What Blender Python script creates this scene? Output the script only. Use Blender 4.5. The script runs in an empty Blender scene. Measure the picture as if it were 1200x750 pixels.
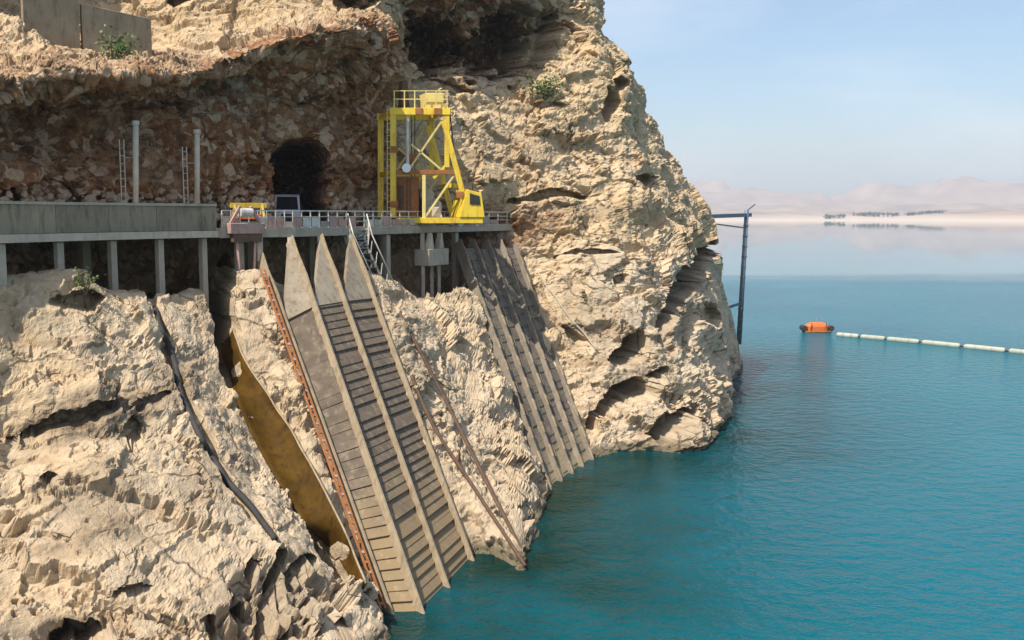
import bpy, bmesh, math, random
import numpy as np
from mathutils import Vector, Matrix

# ------------------------------------------------------------------ camera, world, sun, exposure
scn = bpy.context.scene
COL = scn.collection
EYE = 18.4                      # camera height above the lake
FPX = 1200.0                    # focal length in photo pixels (photo 1200 x 750)
PITCH = math.atan(123 / FPX)    # horizon at photo row 252
cam_d = bpy.data.cameras.new("camera")
cam = bpy.data.objects.new("camera", cam_d)
COL.objects.link(cam)
cam_d.sensor_width = 36.0
cam_d.lens = 36.0 * FPX / 1200.0
cam_d.clip_start = 0.5
cam_d.clip_end = 40000
cam.location = (0, 0, EYE)
cam.rotation_euler = (math.pi / 2 - PITCH, 0, 0)
scn.camera = cam

SUN = Vector((-0.40, -0.39, 0.83)).normalized()     # direction towards the sun
SUN_EL = math.asin(SUN.z)
SUN_AZ = math.atan2(SUN.x, SUN.y)                   # clockwise from +Y
world = bpy.data.worlds.new("World")
scn.world = world
world.use_nodes = True
wn = world.node_tree
wn.nodes.clear()
sky = wn.nodes.new("ShaderNodeTexSky")
sky.sky_type = 'NISHITA'
sky.sun_disc = False
sky.sun_elevation = SUN_EL
sky.sun_rotation = SUN_AZ
sky.altitude = 300
sky.air_density = 1.0
sky.dust_density = 2.0
sky.ozone_density = 1.5
tc = wn.nodes.new("ShaderNodeTexCoord")
mp = wn.nodes.new("ShaderNodeMapping")
mp.inputs['Scale'].default_value = (1.6, 1.6, 5.0)
nz = wn.nodes.new("ShaderNodeTexNoise")
nz.inputs['Scale'].default_value = 1.7
nz.inputs['Detail'].default_value = 5
nz.inputs['Roughness'].default_value = 0.55
cr = wn.nodes.new("ShaderNodeValToRGB")
cr.color_ramp.elements[0].position = 0.46
cr.color_ramp.elements[0].color = (0, 0, 0, 1)
cr.color_ramp.elements[1].position = 0.78
cr.color_ramp.elements[1].color = (0.6, 0.6, 0.6, 1)
mx = wn.nodes.new("ShaderNodeMix")
mx.data_type = 'RGBA'
mx.inputs['B'].default_value = (6.3, 6.5, 6.9, 1)   # thin bright cloud, in the sky texture's own units
bg = wn.nodes.new("ShaderNodeBackground")
bg.inputs['Strength'].default_value = 0.132
wo = wn.nodes.new("ShaderNodeOutputWorld")
L = wn.links.new
L(tc.outputs['Generated'], mp.inputs['Vector'])
L(mp.outputs['Vector'], nz.inputs['Vector'])
L(nz.outputs['Fac'], cr.inputs['Fac'])
L(cr.outputs['Color'], mx.inputs['Factor'])
L(sky.outputs['Color'], mx.inputs['A'])
L(mx.outputs['Result'], bg.inputs['Color'])
L(bg.outputs['Background'], wo.inputs['Surface'])

sun_d = bpy.data.lights.new("sun", 'SUN')
sun_d.energy = 5.0
sun_d.angle = math.radians(0.5)
sun_d.color = (1.0, 0.93, 0.82)
sun_o = bpy.data.objects.new("sun", sun_d)
COL.objects.link(sun_o)
sun_o.rotation_euler = (-SUN).to_track_quat('-Z', 'Y').to_euler()
sun_o.location = (-60, -20, 120)

vs = scn.view_settings
vs.view_transform = 'Standard'
vs.look = 'None'
vs.exposure = 0.40
vs.gamma = 1.0
vs.use_curve_mapping = False
scn.cycles.max_bounces = 6
scn.cycles.volume_bounces = 1
scn.cycles.use_denoising = True

RNG = random.Random(7)

# ------------------------------------------------------------------ photo pixel -> world
CP, SP = math.cos(PITCH), math.sin(PITCH)

def ray(px, py):
    a, b = (px - 600) / FPX, (375 - py) / FPX
    return Vector((a, CP + b * SP, -SP + b * CP))

def P(px, py, D):
    d = ray(px, py)
    return Vector((0, 0, EYE)) + d * (D / d.y)

def Wt(px, py, z=0.0):
    d = ray(px, py)
    return Vector((0, 0, EYE)) + d * ((z - EYE) / d.z)

def Pz(px, z, D):
    """point at world depth D and height z seen in photo column px"""
    X = 0.0
    for _ in range(3):
        fwd = D * CP - (z - EYE) * SP
        X = (px - 600) / FPX * fwd
    return Vector((X, D, z))

# ------------------------------------------------------------------ mesh helpers
def link(o, parent=None):
    COL.objects.link(o)
    if parent is not None:
        o.parent = parent
    return o

def mesh_obj(name, verts, faces, mat, parent=None, smooth=False):
    me = bpy.data.meshes.new(name)
    off = Vector(parent.location) if parent is not None and parent.parent is None else Vector((0, 0, 0))
    if parent is not None and parent.parent is not None:
        off = Vector(parent.parent.location) + Vector(parent.location)
    me.from_pydata([tuple(Vector(v) - off) for v in verts], [], faces)
    me.materials.append(mat)
    me.validate()
    if smooth:
        me.polygons.foreach_set("use_smooth", [True] * len(me.polygons))
    me.update()
    o = bpy.data.objects.new(name, me)
    return link(o, parent)

def thing(name, label, cat, loc, group=None):
    o = bpy.data.objects.new(name, None)
    o.empty_display_size = 0.5
    o.location = loc
    o["label"] = label
    o["category"] = cat
    if group:
        o["group"] = group
    return link(o)

def tag(o, label=None, cat=None, group=None, kind=None):
    if label: o["label"] = label
    if cat: o["category"] = cat
    if group: o["group"] = group
    if kind: o["kind"] = kind
    return o

class MB:
    """collects simple solids; everything in world coordinates"""
    def __init__(s):
        s.v, s.f = [], []
    def add(s, verts, faces):
        n = len(s.v)
        s.v += [Vector(v) for v in verts]
        s.f += [tuple(i + n for i in f) for f in faces]
        return s
    def hexa(s, c8):
        return s.add(c8, [(0, 3, 2, 1), (4, 5, 6, 7), (0, 1, 5, 4), (1, 2, 6, 5), (2, 3, 7, 6), (3, 0, 4, 7)])
    def box(s, c, sx, sy, sz, rz=0.0):
        c = Vector(c); co, si = math.cos(rz), math.sin(rz)
        def pt(x, y, z):
            return c + Vector((co * x - si * y, si * x + co * y, z))
        h = (sx / 2, sy / 2, sz / 2)
        return s.hexa([pt(-h[0], -h[1], -h[2]), pt(h[0], -h[1], -h[2]), pt(h[0], h[1], -h[2]), pt(-h[0], h[1], -h[2]),
                       pt(-h[0], -h[1], h[2]), pt(h[0], -h[1], h[2]), pt(h[0], h[1], h[2]), pt(-h[0], h[1], h[2])])
    def beam(s, p, q, w, h, up=(0, 0, 1), w2=None, h2=None):
        p, q = Vector(p), Vector(q); d = (q - p).normalized(); up = Vector(up)
        if abs(d.dot(up)) > 0.98: up = Vector((0, 1, 0))
        r = d.cross(up).normalized(); u = r.cross(d).normalized()
        w2 = w if w2 is None else w2; h2 = h if h2 is None else h2
        a = [p - r * w / 2 - u * h / 2, p + r * w / 2 - u * h / 2, p + r * w / 2 + u * h / 2, p - r * w / 2 + u * h / 2]
        b = [q - r * w2 / 2 - u * h2 / 2, q + r * w2 / 2 - u * h2 / 2, q + r * w2 / 2 + u * h2 / 2, q - r * w2 / 2 + u * h2 / 2]
        return s.hexa(a + b)
    def tube(s, pts, r, n=8, caps=True):
        pts = [Vector(p) for p in pts]
        rs = r if isinstance(r, (list, tuple)) else [r] * len(pts)
        V, F = [], []
        for i, p in enumerate(pts):
            d = (pts[min(i + 1, len(pts) - 1)] - pts[max(i - 1, 0)]).normalized()
            up = Vector((0, 0, 1)) if abs(d.z) < 0.95 else Vector((1, 0, 0))
            a = d.cross(up).normalized(); b = a.cross(d).normalized()
            for k in range(n):
                t = 2 * math.pi * k / n
                V.append(p + (a * math.cos(t) + b * math.sin(t)) * rs[i])
        for i in range(len(pts) - 1):
            for k in range(n):
                k2 = (k + 1) % n
                F.append((i * n + k, i * n + k2, (i + 1) * n + k2, (i + 1) * n + k))
        if caps:
            F.append(tuple(range(n))); F.append(tuple(range((len(pts) - 1) * n, len(pts) * n))[::-1])
        return s.add(V, F)
    def build(s, name, mat, parent=None, bevel=0.0, smooth=False):
        o = mesh_obj(name, s.v, s.f, mat, parent, smooth)
        bm = bmesh.new(); bm.from_mesh(o.data)
        bmesh.ops.recalc_face_normals(bm, faces=bm.faces)
        if bevel > 0:
            bmesh.ops.bevel(bm, geom=list(bm.edges), offset=bevel, segments=1, affect='EDGES', clamp_overlap=True)
        bm.to_mesh(o.data); bm.free()
        return o

# ------------------------------------------------------------------ numpy noise
def _h(ix, iy, iz, seed):
    n = (ix.astype(np.int64) * 374761393 + iy.astype(np.int64) * 668265263 + iz.astype(np.int64) * 2147483647 + seed * 974634777) & 0xffffffff
    n = ((n ^ (n >> 13)) * 1274126177) & 0xffffffff
    n = ((n ^ (n >> 16)) * 2246822519) & 0xffffffff
    return ((n ^ (n >> 15)) & 0xffffff) / float(0xffffff)

def vnoise(p, seed=0):
    i = np.floor(p); f = p - i; f = f * f * f * (f * (f * 6 - 15) + 10)
    x, y, z = i[:, 0], i[:, 1], i[:, 2]
    out = np.zeros(len(p))
    for dx in (0, 1):
        wx = f[:, 0] if dx else 1 - f[:, 0]
        for dy in (0, 1):
            wy = f[:, 1] if dy else 1 - f[:, 1]
            for dz in (0, 1):
                wz = f[:, 2] if dz else 1 - f[:, 2]
                out += wx * wy * wz * _h(x + dx, y + dy, z + dz, seed)
    return out * 2 - 1

def fbm(p, octv=4, seed=0, gain=0.5, lac=2.03):
    out = np.zeros(len(p)); a = 1.0
    for k in range(octv):
        out += a * vnoise(p, seed + k * 17); p = p * lac + 3.7; a *= gain
    return out

def worley(p, seed=0):
    i = np.floor(p); f1 = np.full(len(p), 9.0); f2 = np.full(len(p), 9.0); cid = np.zeros(len(p)); dv = np.zeros_like(p)
    for dx in (-1, 0, 1):
        for dy in (-1, 0, 1):
            for dz in (-1, 0, 1):
                c = i + np.array([dx, dy, dz])
                q = np.stack([c[:, k] + _h(c[:, 0], c[:, 1], c[:, 2], seed + 5 * k) for k in range(3)], 1)
                d = np.sqrt(((q - p) ** 2).sum(1))
                hv = _h(c[:, 0], c[:, 1], c[:, 2], seed + 77)
                cid = np.where(d < f1, hv, cid); dv = np.where((d < f1)[:, None], p - q, dv)
                f2 = np.where(d < f1, f1, np.minimum(f2, d)); f1 = np.minimum(f1, d)
    return f1, f2, cid, dv

def facets(p, seed, tilt=1.1, step=0.5, gap=0.25, w=0.12):
    """broken-rock relief: every cell a tilted plane at its own height, with a crack round it"""
    f1, f2, cid, dv = worley(p, seed)
    rv = np.stack([np.modf(cid * k)[0] for k in (157.31, 311.7, 523.9)], 1) - 0.5
    e = sstep(0.0, w, f2 - f1)
    return (tilt * (rv * dv).sum(1) * 2 + step * (cid - 0.5)) * e - gap * (1 - e)

def sstep(a, b, x):
    t = np.clip((x - a) / (b - a), 0, 1); return t * t * (3 - 2 * t)

# ------------------------------------------------------------------ materials
def new_mat(name):
    m = bpy.data.materials.new(name); m.use_nodes = True
    nt = m.node_tree; nt.nodes.clear()
    out = nt.nodes.new("ShaderNodeOutputMaterial"); b = nt.nodes.new("ShaderNodeBsdfPrincipled")
    nt.links.new(b.outputs[0], out.inputs[0])
    return m, nt, b

def ramp(nt, stops, fac):
    r = nt.nodes.new("ShaderNodeValToRGB"); e = r.color_ramp.elements
    while len(e) < len(stops): e.new(0.5)
    for i, (p, c) in enumerate(stops):
        e[i].position = p; e[i].color = (*c, 1) if len(c) == 3 else c
    nt.links.new(fac, r.inputs['Fac']); return r.outputs['Color']

def noise_n(nt, vec, scale, detail=4, rough=0.55, dist=0.0):
    n = nt.nodes.new("ShaderNodeTexNoise"); n.inputs['Scale'].default_value = scale
    n.inputs['Detail'].default_value = detail; n.inputs['Roughness'].default_value = rough; n.inputs['Distortion'].default_value = dist
    nt.links.new(vec, n.inputs['Vector']); return n.outputs['Fac']

def mixc(nt, fac, a, b, mode='MIX'):
    m = nt.nodes.new("ShaderNodeMix"); m.data_type = 'RGBA'; m.blend_type = mode
    for sock, v in (('Factor', fac), ('A', a), ('B', b)):
        if hasattr(v, 'is_output'): nt.links.new(v, m.inputs[sock])
        elif sock == 'Factor': m.inputs[sock].default_value = v
        else: m.inputs[sock].default_value = (*v, 1)
    return m.outputs['Result']

def math_n(nt, op, a, b=None):
    m = nt.nodes.new("ShaderNodeMath"); m.operation = op
    for i, v in enumerate((a, b)):
        if v is None: continue
        if hasattr(v, 'is_output'): nt.links.new(v, m.inputs[i])
        else: m.inputs[i].default_value = v
    return m.outputs[0]

def simple(name, c1, c2, scale=3.0, rough=0.7, metal=0.0, bump=0.15, stain=None, stain_amt=0.5, vary=0.12, spec=0.5):
    """worn surface: two tones by noise, optional stain streaks, small tone change per object"""
    m, nt, b = new_mat(name)
    geo = nt.nodes.new("ShaderNodeNewGeometry"); pos = geo.outputs['Position']
    f = noise_n(nt, pos, scale, 6, 0.65)
    c = ramp(nt, [(0.3, c1), (0.7, c2)], f)
    if stain is not None:
        mpn = nt.nodes.new("ShaderNodeMapping"); mpn.inputs['Scale'].default_value = (2.2, 2.2, 0.5)
        nt.links.new(pos, mpn.inputs['Vector'])
        s = noise_n(nt, mpn.outputs[0], 1.3, 5, 0.7)
        sf = ramp(nt, [(0.5, (0, 0, 0)), (0.68, (stain_amt,) * 3)], s)
        c = mixc(nt, sf, c, stain)
    oi = nt.nodes.new("ShaderNodeObjectInfo")
    hs = nt.nodes.new("ShaderNodeHueSaturation")
    v = math_n(nt, 'MULTIPLY_ADD', oi.outputs['Random'], 2 * vary)
    v.node.inputs[2].default_value = 1 - vary
    nt.links.new(v, hs.inputs['Value']); nt.links.new(c, hs.inputs['Color'])
    nt.links.new(hs.outputs[0], b.inputs['Base Color'])
    b.inputs['Roughness'].default_value = rough; b.inputs['Metallic'].default_value = metal; b.inputs['Specular IOR Level'].default_value = spec
    bp = nt.nodes.new("ShaderNodeBump"); bp.inputs['Strength'].default_value = bump; bp.inputs['Distance'].default_value = 0.05
    nt.links.new(noise_n(nt, pos, scale * 7, 4), bp.inputs['Height']); nt.links.new(bp.outputs[0], b.inputs['Normal'])
    return m

M = {}
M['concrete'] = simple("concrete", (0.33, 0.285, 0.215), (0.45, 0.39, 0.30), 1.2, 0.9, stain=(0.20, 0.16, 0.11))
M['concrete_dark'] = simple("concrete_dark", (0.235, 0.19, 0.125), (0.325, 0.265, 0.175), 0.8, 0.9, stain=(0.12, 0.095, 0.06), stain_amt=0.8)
M['concrete_pale'] = simple("concrete_pale", (0.44, 0.38, 0.29), (0.60, 0.52, 0.40), 1.6, 0.9, stain=(0.3, 0.22, 0.14))
M['steel_grey'] = simple("steel_grey", (0.27, 0.255, 0.235), (0.40, 0.38, 0.345), 2.5, 0.55, 0.4, stain=(0.22, 0.11, 0.05))
M['steel_pale'] = simple("steel_pale", (0.50, 0.47, 0.41), (0.66, 0.62, 0.54), 2.5, 0.55, 0.1, stain=(0.30, 0.17, 0.09))
M['steel_blue'] = simple("steel_blue", (0.11, 0.15, 0.19), (0.17, 0.21, 0.25), 2.0, 0.5, 0.3, stain=(0.15, 0.08, 0.04))
M['yellow'] = simple("yellow_paint", (0.70, 0.47, 0.03), (0.84, 0.61, 0.05), 1.5, 0.5, 0, 0.05, stain=(0.36, 0.15, 0.03), stain_amt=0.7)
M['yellow_pale'] = simple("yellow_pale_paint", (0.62, 0.50, 0.16), (0.74, 0.60, 0.22), 1.5, 0.55, 0, 0.05, stain=(0.35, 0.2, 0.08))
M['rust'] = simple("rust", (0.24, 0.085, 0.03), (0.40, 0.17, 0.055), 3.0, 0.85, 0.1, 0.3)
M['rust_dark'] = simple("rust_dark", (0.07, 0.045, 0.03), (0.16, 0.085, 0.05), 3.0, 0.85, 0.1, 0.3)
M['ochre'] = simple("ochre_rust", (0.045, 0.022, 0.003), (0.105, 0.055, 0.006), 1.0, 0.7, 0.0, 0.2, stain=(0.03, 0.016, 0.004), stain_amt=0.8, spec=0.08)
M['pink_rust'] = simple("faded_red_paint", (0.40, 0.24, 0.20), (0.52, 0.34, 0.28), 2.0, 0.8, 0, 0.2, stain=(0.16, 0.08, 0.06))
M['orange'] = simple("orange_float", (0.66, 0.13, 0.02), (0.78, 0.20, 0.035), 1.5, 0.6, 0, 0.1, stain=(0.35, 0.10, 0.03))
M['float_white'] = simple("float_white", (0.36, 0.37, 0.30), (0.46, 0.46, 0.37), 1.0, 0.6, 0, 0.1, stain=(0.28, 0.30, 0.2))
M['rubber'] = simple("black_rubber", (0.02, 0.02, 0.02), (0.05, 0.045, 0.04), 2, 0.8)
M['white_paint'] = simple("white_paint", (0.70, 0.71, 0.74), (0.80, 0.80, 0.82), 2, 0.35, 0, 0.02)
M['glass_dark'] = simple("dark_glass", (0.015, 0.018, 0.02), (0.03, 0.03, 0.035), 1, 0.08, 0, 0.0)
M['lamp_lens'] = simple("headlight_lens", (0.6, 0.6, 0.6), (0.75, 0.75, 0.72), 2, 0.15, 0, 0.0)
M['bark'] = simple("bark", (0.10, 0.07, 0.04), (0.2, 0.14, 0.09), 5, 0.9)
M['leaf'] = simple("leaf", (0.07, 0.115, 0.025), (0.15, 0.20, 0.06), 2.5, 0.7, vary=0.2)
M['leaf_far'] = simple("leaf_far", (0.07, 0.055, 0.035), (0.12, 0.09, 0.06), 0.05, 0.8)

def rack_mat(name, c1, c2, silt, z_silt):
    """weathered rack slats; dried silt up to an old, uneven water line"""
    m, nt, b = new_mat(name)
    geo = nt.nodes.new("ShaderNodeNewGeometry"); pos = geo.outputs['Position']
    f = noise_n(nt, pos, 1.8, 6, 0.7)
    c = ramp(nt, [(0.3, c1), (0.7, c2)], f)
    oi = nt.nodes.new("ShaderNodeObjectInfo")
    hs = nt.nodes.new("ShaderNodeHueSaturation")
    v = math_n(nt, 'MULTIPLY_ADD', oi.outputs['Random'], 0.2); v.node.inputs[2].default_value = 0.9
    nt.links.new(v, hs.inputs['Value']); nt.links.new(c, hs.inputs['Color']); c = hs.outputs[0]
    sx = nt.nodes.new("ShaderNodeSeparateXYZ"); nt.links.new(pos, sx.inputs[0])
    nn = noise_n(nt, pos, 0.5, 4)
    h = math_n(nt, 'MULTIPLY_ADD', nn, 4.5); nt.links.new(sx.outputs['Z'], h.node.inputs[2])
    hh = math_n(nt, 'SUBTRACT', h, z_silt + 2.25)
    fz = ramp(nt, [(0.25, (0.95, 0.95, 0.95)), (0.75, (0, 0, 0))], math_n(nt, 'MULTIPLY_ADD', hh, 0.22))
    fz.node.inputs['Fac'].links[0].from_node.inputs[2].default_value = 0.5
    c = mixc(nt, fz, c, silt)
    # pale lime runs
    mpn = nt.nodes.new("ShaderNodeMapping"); mpn.inputs['Scale'].default_value = (1.5, 1.5, 0.35); nt.links.new(pos, mpn.inputs['Vector'])
    sf = ramp(nt, [(0.52, (0, 0, 0)), (0.72, (0.5, 0.5, 0.5))], noise_n(nt, mpn.outputs[0], 1.6, 5, 0.7))
    c = mixc(nt, sf, c, (0.36, 0.30, 0.20))
    nt.links.new(c, b.inputs['Base Color']); b.inputs['Roughness'].default_value = 0.85
    bp = nt.nodes.new("ShaderNodeBump"); bp.inputs['Strength'].default_value = 0.3; bp.inputs['Distance'].default_value = 0.05
    nt.links.new(noise_n(nt, pos, 9, 4), bp.inputs['Height']); nt.links.new(bp.outputs[0], b.inputs['Normal'])
    return m
M['rack'] = rack_mat("rack_slats", (0.085, 0.062, 0.042), (0.165, 0.122, 0.082), (0.235, 0.165, 0.085), 4.0)
M['rack_dark'] = rack_mat("rack_slats_dark", (0.105, 0.083, 0.06), (0.185, 0.15, 0.11), (0.33, 0.26, 0.15), 1.6)
M['rib'] = simple('rib_concrete', (0.235, 0.18, 0.11), (0.345, 0.27, 0.175), 1.2, 0.9, stain=(0.15, 0.10, 0.055), stain_amt=0.7)
M['head'] = simple('head_slab', (0.24, 0.195, 0.135), (0.36, 0.30, 0.215), 0.9, 0.9, stain=(0.15, 0.11, 0.07), stain_amt=0.8)
M['rib_grey'] = simple('rib_grey', (0.16, 0.13, 0.095), (0.245, 0.205, 0.155), 1.2, 0.9, stain=(0.13, 0.1, 0.07))
M['backing'] = simple("rack_backing", (0.06, 0.052, 0.042), (0.10, 0.085, 0.07), 2, 0.9)

def rock_mat():
    m, nt, b = new_mat("rock")
    geo = nt.nodes.new("ShaderNodeNewGeometry"); pos = geo.outputs['Position']
    at = nt.nodes.new("ShaderNodeAttribute"); at.attribute_name = "zone"
    sp = nt.nodes.new("ShaderNodeSeparateColor"); nt.links.new(at.outputs['Color'], sp.inputs[0])
    brown, ochre, pale = sp.outputs[0], sp.outputs[1], sp.outputs[2]
    n1 = noise_n(nt, pos, 0.35, 6, 0.6, 0.4)
    n2 = noise_n(nt, pos, 1.6, 8, 0.7)
    n3 = noise_n(nt, pos, 6.0, 6, 0.7)
    base = ramp(nt, [(0.30, (0.41, 0.295, 0.18)), (0.48, (0.54, 0.41, 0.265)), (0.70, (0.63, 0.505, 0.355))], n1)
    c = mixc(nt, ramp(nt, [(0.35, (0, 0, 0)), (0.7, (0.75,) * 3)], n2), base, (0.56, 0.43, 0.285))
    och = ramp(nt, [(0.3, (0.43, 0.285, 0.135)), (0.55, (0.54, 0.39, 0.215)), (0.75, (0.61, 0.465, 0.29))], n2)
    c = mixc(nt, math_n(nt, 'MULTIPLY', ochre, 0.8), c, och)
    pl = ramp(nt, [(0.3, (0.44, 0.355, 0.25)), (0.7, (0.62, 0.52, 0.385))], n2)
    c = mixc(nt, math_n(nt, 'MULTIPLY', pale, 0.75), c, pl)
    # brown rubbly wall: dark reddish earth with paler stones
    br = ramp(nt, [(0.32, (0.09, 0.034, 0.013)), (0.50, (0.23, 0.10, 0.04)), (0.61, (0.38, 0.195, 0.09)), (0.72, (0.68, 0.45, 0.28))], n2)
    vo = nt.nodes.new("ShaderNodeTexVoronoi"); vo.inputs['Scale'].default_value = 1.7; nt.links.new(pos, vo.inputs['Vector'])
    sc = nt.nodes.new("ShaderNodeSeparateColor"); nt.links.new(vo.outputs['Color'], sc.inputs[0])
    st = ramp(nt, [(0.70, (0, 0, 0)), (0.80, (0.8,) * 3)], sc.outputs[0])
    br = mixc(nt, st, br, (0.54, 0.385, 0.26))
    c = mixc(nt, brown, c, br)
    at2 = nt.nodes.new("ShaderNodeAttribute"); at2.attribute_name = "stain"
    sf2 = math_n(nt, 'MULTIPLY', at2.outputs['Fac'], ramp(nt, [(0.38, (0.3,) * 3), (0.58, (1.0,) * 3)], n2))
    c = mixc(nt, sf2, c, (0.13, 0.10, 0.07))
    # grey-brown weathering patches, streaked down the slope
    mps = nt.nodes.new("ShaderNodeMapping"); mps.inputs['Scale'].default_value = (0.8, 0.8, 0.45); mps.inputs['Location'].default_value = (7, 3, 1)
    nt.links.new(pos, mps.inputs['Vector'])
    wp_ = ramp(nt, [(0.54, (0, 0, 0)), (0.74, (0.38,) * 3)], noise_n(nt, mps.outputs[0], 0.55, 9, 0.72, 0.8))
    c = mixc(nt, wp_, c, (0.27, 0.215, 0.155))
    n4 = noise_n(nt, pos, 15.0, 4, 0.8)
    c = mixc(nt, ramp(nt, [(0.35, (0.4,) * 3), (0.42, (0, 0, 0))], n4), c, (0.25, 0.18, 0.11))
    # small dark pits / grains and bedding seams
    c = mixc(nt, ramp(nt, [(0.30, (0.7,) * 3), (0.40, (0, 0, 0))], n3), c, (0.26, 0.18, 0.11))
    mpn = nt.nodes.new("ShaderNodeMapping"); mpn.inputs['Rotation'].default_value = (0.12, -0.16, 0); mpn.inputs['Scale'].default_value = (0.10, 0.10, 1.5)
    nt.links.new(pos, mpn.inputs['Vector'])
    seam = ramp(nt, [(0.36, (0.55,) * 3), (0.43, (0, 0, 0))], noise_n(nt, mpn.outputs[0], 1.2, 6, 0.6, 0.3))
    c = mixc(nt, seam, c, (0.33, 0.225, 0.13))
    # fracture lines: two nets of warped cells, drawn only in patches
    nv = nt.nodes.new("ShaderNodeTexNoise"); nv.inputs['Scale'].default_value = 0.9; nv.inputs['Detail'].default_value = 5; nt.links.new(pos, nv.inputs['Vector'])
    cracks = None
    for scl, wd, cut, am in ((0.33, 0.035, 0.46, 0.8), (1.15, 0.05, 0.54, 0.7)):
        vm = nt.nodes.new("ShaderNodeVectorMath"); vm.operation = 'MULTIPLY_ADD'; nt.links.new(nv.outputs['Color'], vm.inputs[0])
        vm.inputs[1].default_value = (1.1 / scl * .33,) * 3; nt.links.new(pos, vm.inputs[2])
        vc = nt.nodes.new("ShaderNodeTexVoronoi"); vc.feature = 'DISTANCE_TO_EDGE'; vc.inputs['Scale'].default_value = scl; nt.links.new(vm.outputs[0], vc.inputs['Vector'])
        ln_ = ramp(nt, [(0.0, (1, 1, 1)), (wd, (0, 0, 0))], vc.outputs['Distance'])
        gate = ramp(nt, [(cut, (0, 0, 0)), (cut + .12, (am,) * 3)], noise_n(nt, pos, scl * 0.8, 4, 0.6))
        k_ = math_n(nt, 'MULTIPLY', ln_, gate)
        cracks = k_ if cracks is None else math_n(nt, 'MAXIMUM', cracks, k_)
    c = mixc(nt, cracks, c, (0.13, 0.09, 0.055))
    # damp dark rim just above the lake
    sx = nt.nodes.new("ShaderNodeSeparateXYZ"); nt.links.new(pos, sx.inputs[0])
    zz = math_n(nt, 'MULTIPLY_ADD', noise_n(nt, pos, 1.0, 4), -0.7); nt.links.new(sx.outputs['Z'], zz.node.inputs[2])
    wet = ramp(nt, [(0.0, (0.85,) * 3), (0.45, (0, 0, 0))], zz)
    c = mixc(nt, wet, c, (0.10, 0.085, 0.05))
    nt.links.new(c, b.inputs['Base Color']); b.inputs['Roughness'].default_value = 0.95
    b.inputs['Specular IOR Level'].default_value = 0.2
    bp = nt.nodes.new("ShaderNodeBump"); bp.inputs['Strength'].default_value = 0.75; bp.inputs['Distance'].default_value = 0.2
    hh = math_n(nt, 'MULTIPLY_ADD', n3, 0.6); nt.links.new(n2, hh.node.inputs[2])
    hc = math_n(nt, 'MULTIPLY_ADD', cracks, -1.2); nt.links.new(hh, hc.node.inputs[2])
    nt.links.new(hc, bp.inputs['Height']); nt.links.new(bp.outputs[0], b.inputs['Normal'])
    return m
M['rock'] = rock_mat()
M['stone'] = simple('loose_stone', (0.34, 0.23, 0.15), (0.60, 0.46, 0.33), 1.1, 0.95)

def water_mat():
    m, nt, b = new_mat("water")
    geo = nt.nodes.new("ShaderNodeNewGeometry"); pos = geo.outputs['Position']
    sx = nt.nodes.new("ShaderNodeSeparateXYZ"); nt.links.new(pos, sx.inputs[0])
    mpn = nt.nodes.new("ShaderNodeMapping"); mpn.inputs['Scale'].default_value = (0.004, 0.02, 1); nt.links.new(pos, mpn.inputs['Vector'])
    edge = math_n(nt, 'MULTIPLY_ADD', noise_n(nt, mpn.outputs[0], 1.0, 4), 90); nt.links.new(sx.outputs['Y'], edge.node.inputs[2])
    mr = nt.nodes.new("ShaderNodeMapRange"); mr.inputs['From Min'].default_value = 325; mr.inputs['From Max'].default_value = 375
    mr.inputs['To Min'].default_value = 1; mr.inputs['To Max'].default_value = 0.006; nt.links.new(edge, mr.inputs['Value'])
    wind = mr.outputs[0]
    # wind ripples
    h1 = noise_n(nt, pos, 0.8, 3, 0.5, 0.3)
    h2 = noise_n(nt, pos, 3.0, 3, 0.6)
    h = math_n(nt, 'MULTIPLY_ADD', h2, 0.35); nt.links.new(h1, h.node.inputs[2])
    bp = nt.nodes.new("ShaderNodeBump"); bp.inputs['Distance'].default_value = 0.62
    nt.links.new(math_n(nt, 'MULTIPLY', wind, ramp(nt, [(0.36, (0.5,) * 3), (0.64, (1.0,) * 3)], noise_n(nt, pos, 0.022, 4, 0.6, 0.5))), bp.inputs['Strength']); nt.links.new(h, bp.inputs['Height']); nt.links.new(bp.outputs[0], b.inputs['Normal'])
    c = ramp(nt, [(0.3, (0.0, 0.098, 0.142)), (0.7, (0.0, 0.138, 0.184))], noise_n(nt, pos, 0.03, 4))
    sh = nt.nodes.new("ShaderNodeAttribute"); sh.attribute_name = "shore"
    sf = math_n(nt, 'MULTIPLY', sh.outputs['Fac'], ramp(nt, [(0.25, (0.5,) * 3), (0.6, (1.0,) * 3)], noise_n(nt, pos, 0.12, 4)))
    c = mixc(nt, sf, c, (0.0, 0.022, 0.016))  # greener shallows and the cliff's dark reflection, put into the body colour
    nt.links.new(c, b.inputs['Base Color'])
    nt.links.new(math_n(nt, 'MULTIPLY_ADD', wind, 0.12), b.inputs['Roughness']); b.inputs['Roughness'].links[0].from_node.inputs[2].default_value = 0.015
    b.inputs['IOR'].default_value = 1.333; b.inputs['Specular IOR Level'].default_value = 0.18
    return m
M['water'] = water_mat()

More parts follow.
